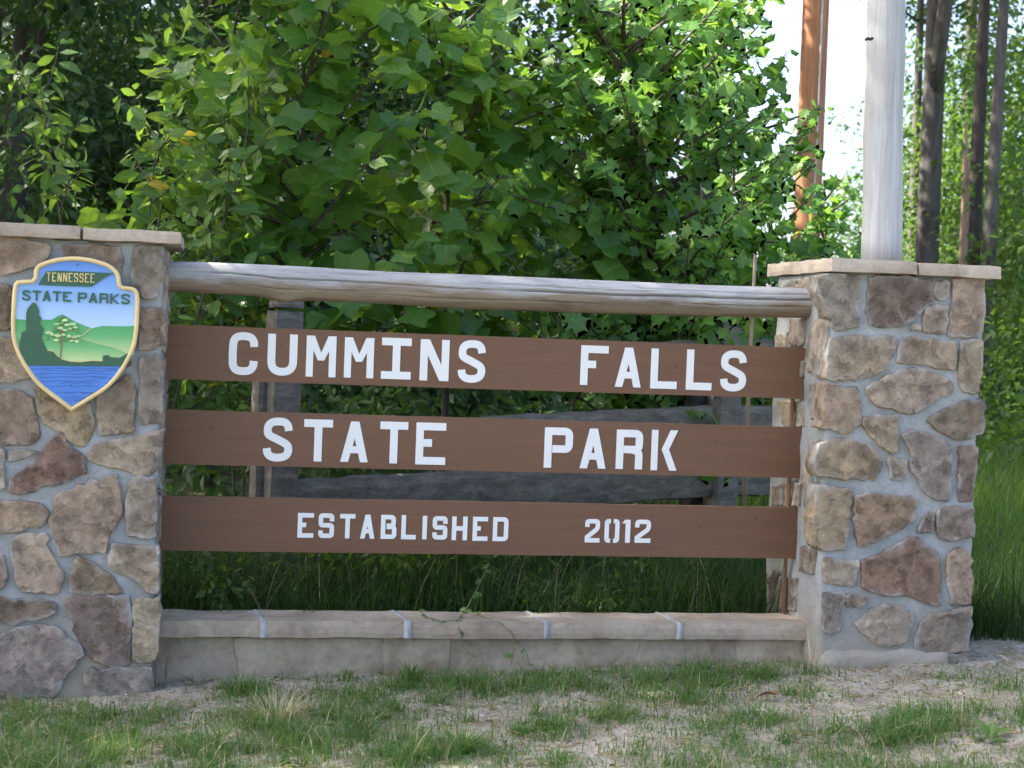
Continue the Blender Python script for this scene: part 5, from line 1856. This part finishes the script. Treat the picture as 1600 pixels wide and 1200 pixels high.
# gravel
n = 5200
x, y = rng.uniform(-1.3, 4.9, n), rng.uniform(-2.1, -0.1, n)
gw = 0.16 + 1.0 * np.exp(-(((x - at(560, 1105, 2, 0)[0]) / .25) ** 2 + ((y - at(560, 1105, 2, 0)[1]) / .2) ** 2)) + 0.8 * np.exp(-(((x - 3.75) / .25) ** 2 + ((y + .35) / .3) ** 2))
k_ = ~in_wall(x, y) & (rng.random(n) < gw)
x, y = x[k_], y[k_]
OCT = ([(1, 0, 0), (0.1, 1, 0), (-0.9, 0.2, 0), (0, -0.8, 0.1), (0.1, 0.1, 0.7), (0, 0, -0.6)], [(0, 1, 4), (1, 2, 4), (2, 3, 4), (3, 0, 4), (1, 0, 5), (2, 1, 5), (3, 2, 5), (0, 3, 5)])
M = frames(np.array([0, 0, 1.0]) + rng.normal(0, .3, (len(x), 3)), rng.normal(0, 1, (len(x), 3)), np.minimum(rng.lognormal(-5.25, 0.45, len(x)), 0.016))
GRAV = mat_leaf('gravel', (0.22, 0.21, 0.19), (0.34, 0.32, 0.29), (0.5, 0.48, 0.45), (0.2, 0.2, 0.2), 0.0, 0.9, 0.2)
o = link('gravel', stamp('gravel', OCT[0], OCT[1], M, on_ground(x, y) + np.array([0, 0, 0.006]), GRAV))
tag(o, 'small grey pebbles scattered on the soil along the low wall', 'gravel', None, 'stuff')

n = 16000
x, y = rng.uniform(-1.3, 4.9, n), rng.uniform(-2.1, -0.15, n)
k_ = (rng.random(n) < patch_w(x, y) * np.clip((fbm(x * 6, y * 6, 91) - 0.5) * 5, 0, 1) * 0.9 + 0.006) & ~in_wall(x, y)
x, y = x[k_], y[k_]
M = frames(np.array([0, 0, 1.0]) + rng.normal(0, .45, (len(x), 3)), rng.normal(0, 1, (len(x), 3)) * np.array([1, 1, .35]), rng.uniform(0.010, 0.03, len(x)))
o = link('small_weeds', stamp('small_weeds', RHO[0], RHO[1], M, on_ground(x, y) + np.stack([x * 0, x * 0, rng.uniform(.008, .035, len(x))], -1), GRASS))
tag(o, 'small round leaved weeds mixed into the lawn grass', 'weeds', None, 'stuff')
n = 420
x, y = rng.uniform(-1.2, 4.8, n), rng.uniform(-1.9, -0.12, n)
k_ = ~in_wall(x, y)
x, y = x[k_], y[k_]
M = frames(np.array([0, 0, 1.0]) + rng.normal(0, .4, (len(x), 3)), rng.normal(0, 1, (len(x), 3)) * np.array([1, 1, .25]), rng.uniform(0.012, 0.036, len(x)))
LITTER = mat_leaf('leaf_litter', (0.10, 0.06, 0.035), (0.18, 0.12, 0.07), (0.30, 0.23, 0.15), (0.2, 0.12, 0.06), 0.1, 0.8, 0.2)
o = link('leaf_litter', stamp('leaf_litter', RHO[0], RHO[1], M, on_ground(x, y) + np.array([0, 0, 0.011]), LITTER))
tag(o, 'brown bits of dead leaf and bark littering the soil before the wall', 'leaf litter', None, 'stuff')
# tall dark grass between the low wall and the fence
n = 26000
x, y = rng.uniform(-0.6, 4.2, n), 0.14 + rng.random(n) ** 1.2 * 3.2
k_ = ~in_wall(x, y)
x, y = x[k_], y[k_]
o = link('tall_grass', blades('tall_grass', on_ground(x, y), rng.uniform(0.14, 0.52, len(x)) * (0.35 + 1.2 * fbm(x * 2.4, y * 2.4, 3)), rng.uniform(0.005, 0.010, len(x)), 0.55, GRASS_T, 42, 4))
tag(o, 'tall dark green grass growing behind the low wall under the boards', 'grass', None, 'stuff')
n = 70
x, y = rng.uniform(0.05, 2.7, n), rng.uniform(0.15, 0.9, n)
o = link('dry_stems', blades('dry_stems', on_ground(x, y), rng.uniform(0.2, 0.62, n), rng.uniform(0.003, 0.005, n), 0.35, STRAW, 44, 5))
tag(o, 'pale dry grass stems among the dark grass behind the low wall', 'grass', None, 'stuff')
cw, rw = [], []
for k in range(60):
    cx_, cy_ = random.uniform(0.0, 2.8), random.uniform(0.3, 1.3)
    cw.append((cx_, cy_, float(gh(cx_, cy_)) + random.uniform(0.08, 0.42)))
    rw.append((0.13, 0.13, 0.1))
o = link('leafy_weeds', clump_mesh('leafy_weeds', cw, rw, 2600, 0.055, WOODS, 45))
tag(o, 'low leafy weeds growing through the grass behind the low wall', 'weeds', None, 'stuff')
# meadow to the right of the right pillar, thinning into the distance
n = 60000
x, y = rng.uniform(3.5, 13.0, n), -0.1 + rng.random(n) ** 1.6 * 19
k_ = ~in_wall(x, y) & (y > 0.25 - 0.12 * (x - 3.6) + 0.5 * (fbm(x * 1.5, y * 1.5, 55) - .5)) & (x < 4.6 + (y + 1) * 0.75) & (x > 3.0 + y * 0.20)
x, y = x[k_], y[k_]
Hh = rng.uniform(0.2, 0.5, len(x)) * np.clip(0.35 + 0.8 * (y + 0.2), 0.3, 1)
o = link('meadow_grass', blades('meadow_grass', on_ground(x, y), Hh, rng.uniform(0.005, 0.010, len(x)) * (1 + y * 0.06), 0.5, MEADOW, 43, 4))
tag(o, 'long green meadow grass to the right of the right pillar', 'grass', None, 'stuff')

# single clumps that stand out in the foreground
def clump(px, py, z, n, hmin, hmax, wd, lean, rad, mat, label, seed, name='grass_clump', cat='grass clump'):
    p = at(px, py, 2, z)
    g = np.random.default_rng(seed)
    a, rr = g.uniform(0, 2 * np.pi, n), rad * np.sqrt(g.random(n))
    xx, yy = p[0] + rr * np.cos(a), p[1] + rr * np.sin(a)
    P = on_ground(xx, yy)
    o0 = np.array([p[0], p[1], float(gh(p[0], p[1]))])
    o = link(name, blades(name, P - o0, g.uniform(hmin, hmax, n), g.uniform(wd * .7, wd * 1.3, n), lean, mat, seed, 4))
    o.location = o0
    tag(o, label, cat, 'grass clumps on the soil before the wall', 'thing')


clump(722, 1172, 0.02, 170, 0.05, 0.13, 0.006, 1.0, 0.05, GRASS, 'dark spreading grass clump at the bottom edge left of centre', 51)
clump(862, 1135, 0.04, 120, 0.03, 0.08, 0.005, 0.9, 0.06, GRASS, 'small grass tuft alone on the bare soil below ESTABLISHED', 52)
clump(375, 1082, 0.0, 160, 0.04, 0.10, 0.004, 0.7, 0.06, GRASS, 'dark tuft against the low wall near the left pillar', 53)
clump(432, 1128, 0.0, 190, 0.06, 0.15, 0.004, 0.8, 0.10, STRAW, 'bleached dry grass tuft in front of the left part of the wall', 54)
clump(645, 1068, 0.01, 120, 0.04, 0.12, 0.008, 0.6, 0.05, GRASS, 'broad-bladed tuft against the wall under the second coping joint', 55)
clump(1180, 1126, 0.06, 260, 0.03, 0.08, 0.004, 0.9, 0.12, GRASS, 'bright green tuft below the right end of the low wall', 56)
clump(1420, 1130, 0.09, 260, 0.03, 0.09, 0.004, 0.9, 0.13, GRASS, 'bluish green tuft in front of the right pillar', 57)
clump(870, 1195, 0.03, 140, 0.02, 0.06, 0.004, 0.8, 0.07, GRASS, 'short stubbly tuft cut by the bottom edge below the wall', 58)

# broad-leaved weed at the lower right
p = at(1545, 1158, 2, 0.09)
zg = float(gh(p[0], p[1]))
weed = empty('broadleaf_weed', (p[0], p[1], zg), 'small weed with broad yellow green leaves at the lower right', 'weed')
for k, (az, el, s) in enumerate(((2.7, 0.55, .085), (3.4, .35, .07), (0.3, .6, .09), (0.9, .8, .075), (1.9, 1.0, .08), (4.6, .4, .06), (5.6, .3, .06))):
    o = link('leaf', leaf_mesh('ellipse', k % 5, *ELLV[k % 5], CHERRY), weed)
    d = np.array([[math.cos(az) * math.cos(el), math.sin(az) * math.cos(el), math.sin(el)]])
    nn = np.array([[-math.cos(az) * math.sin(el), -math.sin(az) * math.sin(el), math.cos(el)]])
    M = frames(nn, d, np.array([s]))[0]
    m4 = Matrix.Identity(4)
    for a in range(3):
        for b in range(3): m4[a][b] = M[a, b]
        m4[a][3] = d[0, a] * s * 0.2
    o.matrix_local = m4
# dead brown leaf
p = at(1213, 1097, 2, 0.07)
V, F = ELLV[2]
o = link('dead_leaf', mesh_of('dead_leaf', [(v[0] * .09, v[1] * .09, v[2] * .12 + .03) for v in V], F, mat_plain('dead_leaf_brown', (0.22, 0.09, 0.045), 0.8)))
o.location = (p[0], p[1], float(gh(p[0], p[1])))
o.rotation_euler = (0.2, 0.1, 1.2)
tag(o, 'reddish brown dead leaf lying on the soil below the wall end', 'leaf')
# twigs
for k, (a, b, lab) in enumerate((((1330, 1135), (1362, 1160), 'grey twig lying across the tuft in front of the right pillar'), ((1180, 1105), (1205, 1111), 'pale bent twig on the soil near the dead leaf'), ((1555, 1036), (1578, 1042), 'pale woody chip on the ground right of the right pillar'))):
    q0, q1 = at(*a, 2, 0.09), at(*b, 2, 0.09)
    z0, z1 = float(gh(q0[0], q0[1])), float(gh(q1[0], q1[1]))
    m_ = [(q0[0], q0[1], z0 + .012), ((q0[0] + q1[0]) / 2, (q0[1] + q1[1]) / 2 + .01, (z0 + z1) / 2 + .024), (q1[0], q1[1], z1 + .012)]
    V, Fc = tube(m_, [0.004, 0.0045, 0.003], 6)
    o = part('twig', V, Fc, TWIG if k == 0 else mat_plain('pale_twig', (0.42, 0.36, 0.28)), None, True, m_[0])
    tag(o, lab, 'twig')

# vine creeping over the coping
vine = empty('creeping_vine', tuple(at(728, 952, 2, ZCT)), 'thin green vine creeping over the coping and down the low wall', 'vine')
runs = [
    [at(764, 880, 1, 0.35), at(748, 915, 1, 0.2), at(729, 951, 1, 0.1)],
    [at(729, 951, 2, ZCT + .006), at(716, 968, 2, ZCT + .006), at(690, 971, 2, ZCT + .006), at(668, 964, 2, ZCT + .006), at(655, 954, 2, ZCT + .008)],
    [at(729, 953, 2, ZCT + .006), at(754, 963, 2, ZCT + .006), at(783, 974, 1, YCF - .006), at(803, 992, 1, YCF - .008), at(802, 1020, 1, YCF + .02), at(798, 1040, 1, YCF + .02)],
    [at(716, 968, 2, ZCT + .006), at(716, 980, 1, YCF - .006), at(722, 995, 1, YCF - .008), at(722, 1010, 1, YCF + .02), at(740, 1026, 1, YCF + .025), at(726, 1038, 1, YCF + .025)],
    [at(803, 1000, 1, YCF), at(822, 1016, 1, YCF + .01), at(827, 1040, 1, YCF + .01)],
]
tb, lp_, ld_ = [], [], []
r = random.Random(4)
for run in runs:
    tb.append(tube(run, [0.0021] * len(run), 5, False))
    for a, b in zip(run[:-1], run[1:]):
        a, b = Vector(a), Vector(b)
        m_ = max(1, int((b - a).length / 0.045))
        for q in range(m_):
            lp_.append(a.lerp(b, (q + r.random()) / m_))
            ld_.append(Vector((r.uniform(-1, 1), -abs(r.gauss(.2, .3)), r.uniform(-.8, .5))))
V, Fc = merge(*tb)
part('stem', V, Fc, mat_plain('vine_stem', (0.16, 0.16, 0.08)), vine, True)
for k, (c, d) in enumerate(zip(lp_, ld_)):
    if r.random() < 0.35: continue
    s = r.uniform(0.018, 0.042)
    M = frames(np.array([[r.gauss(0, .3), -0.7, 0.6]]), np.array([tuple(d)]), np.array([s]))[0]
    o = link('leaf', leaf_mesh('ellipse', k % 5, *ELLV[k % 5], CHERRY), vine)
    m4 = Matrix.Identity(4)
    for a in range(3):
        for b in range(3): m4[a][b] = M[a, b]
        m4[a][3] = c[a] - vine.location[a]
    o.matrix_local = m4

# thin dry stalk between the right fence post and the right pillar
q0, q1 = at(1172, 560, 1, 1.6), at(1180, 398, 1, 1.6)
V, Fc = tube([(q0[0], 1.6, 0.1), q0, q1], [0.011, 0.011, 0.009], 6)
o = part('dry_stalk', V, Fc, mat_plain('dry_stalk_brown', (0.26, 0.20, 0.13)), None, True, (q0[0], 1.6, 0.1))
tag(o, 'thin straight dry stalk between the fence post and the right pillar', 'stalk')
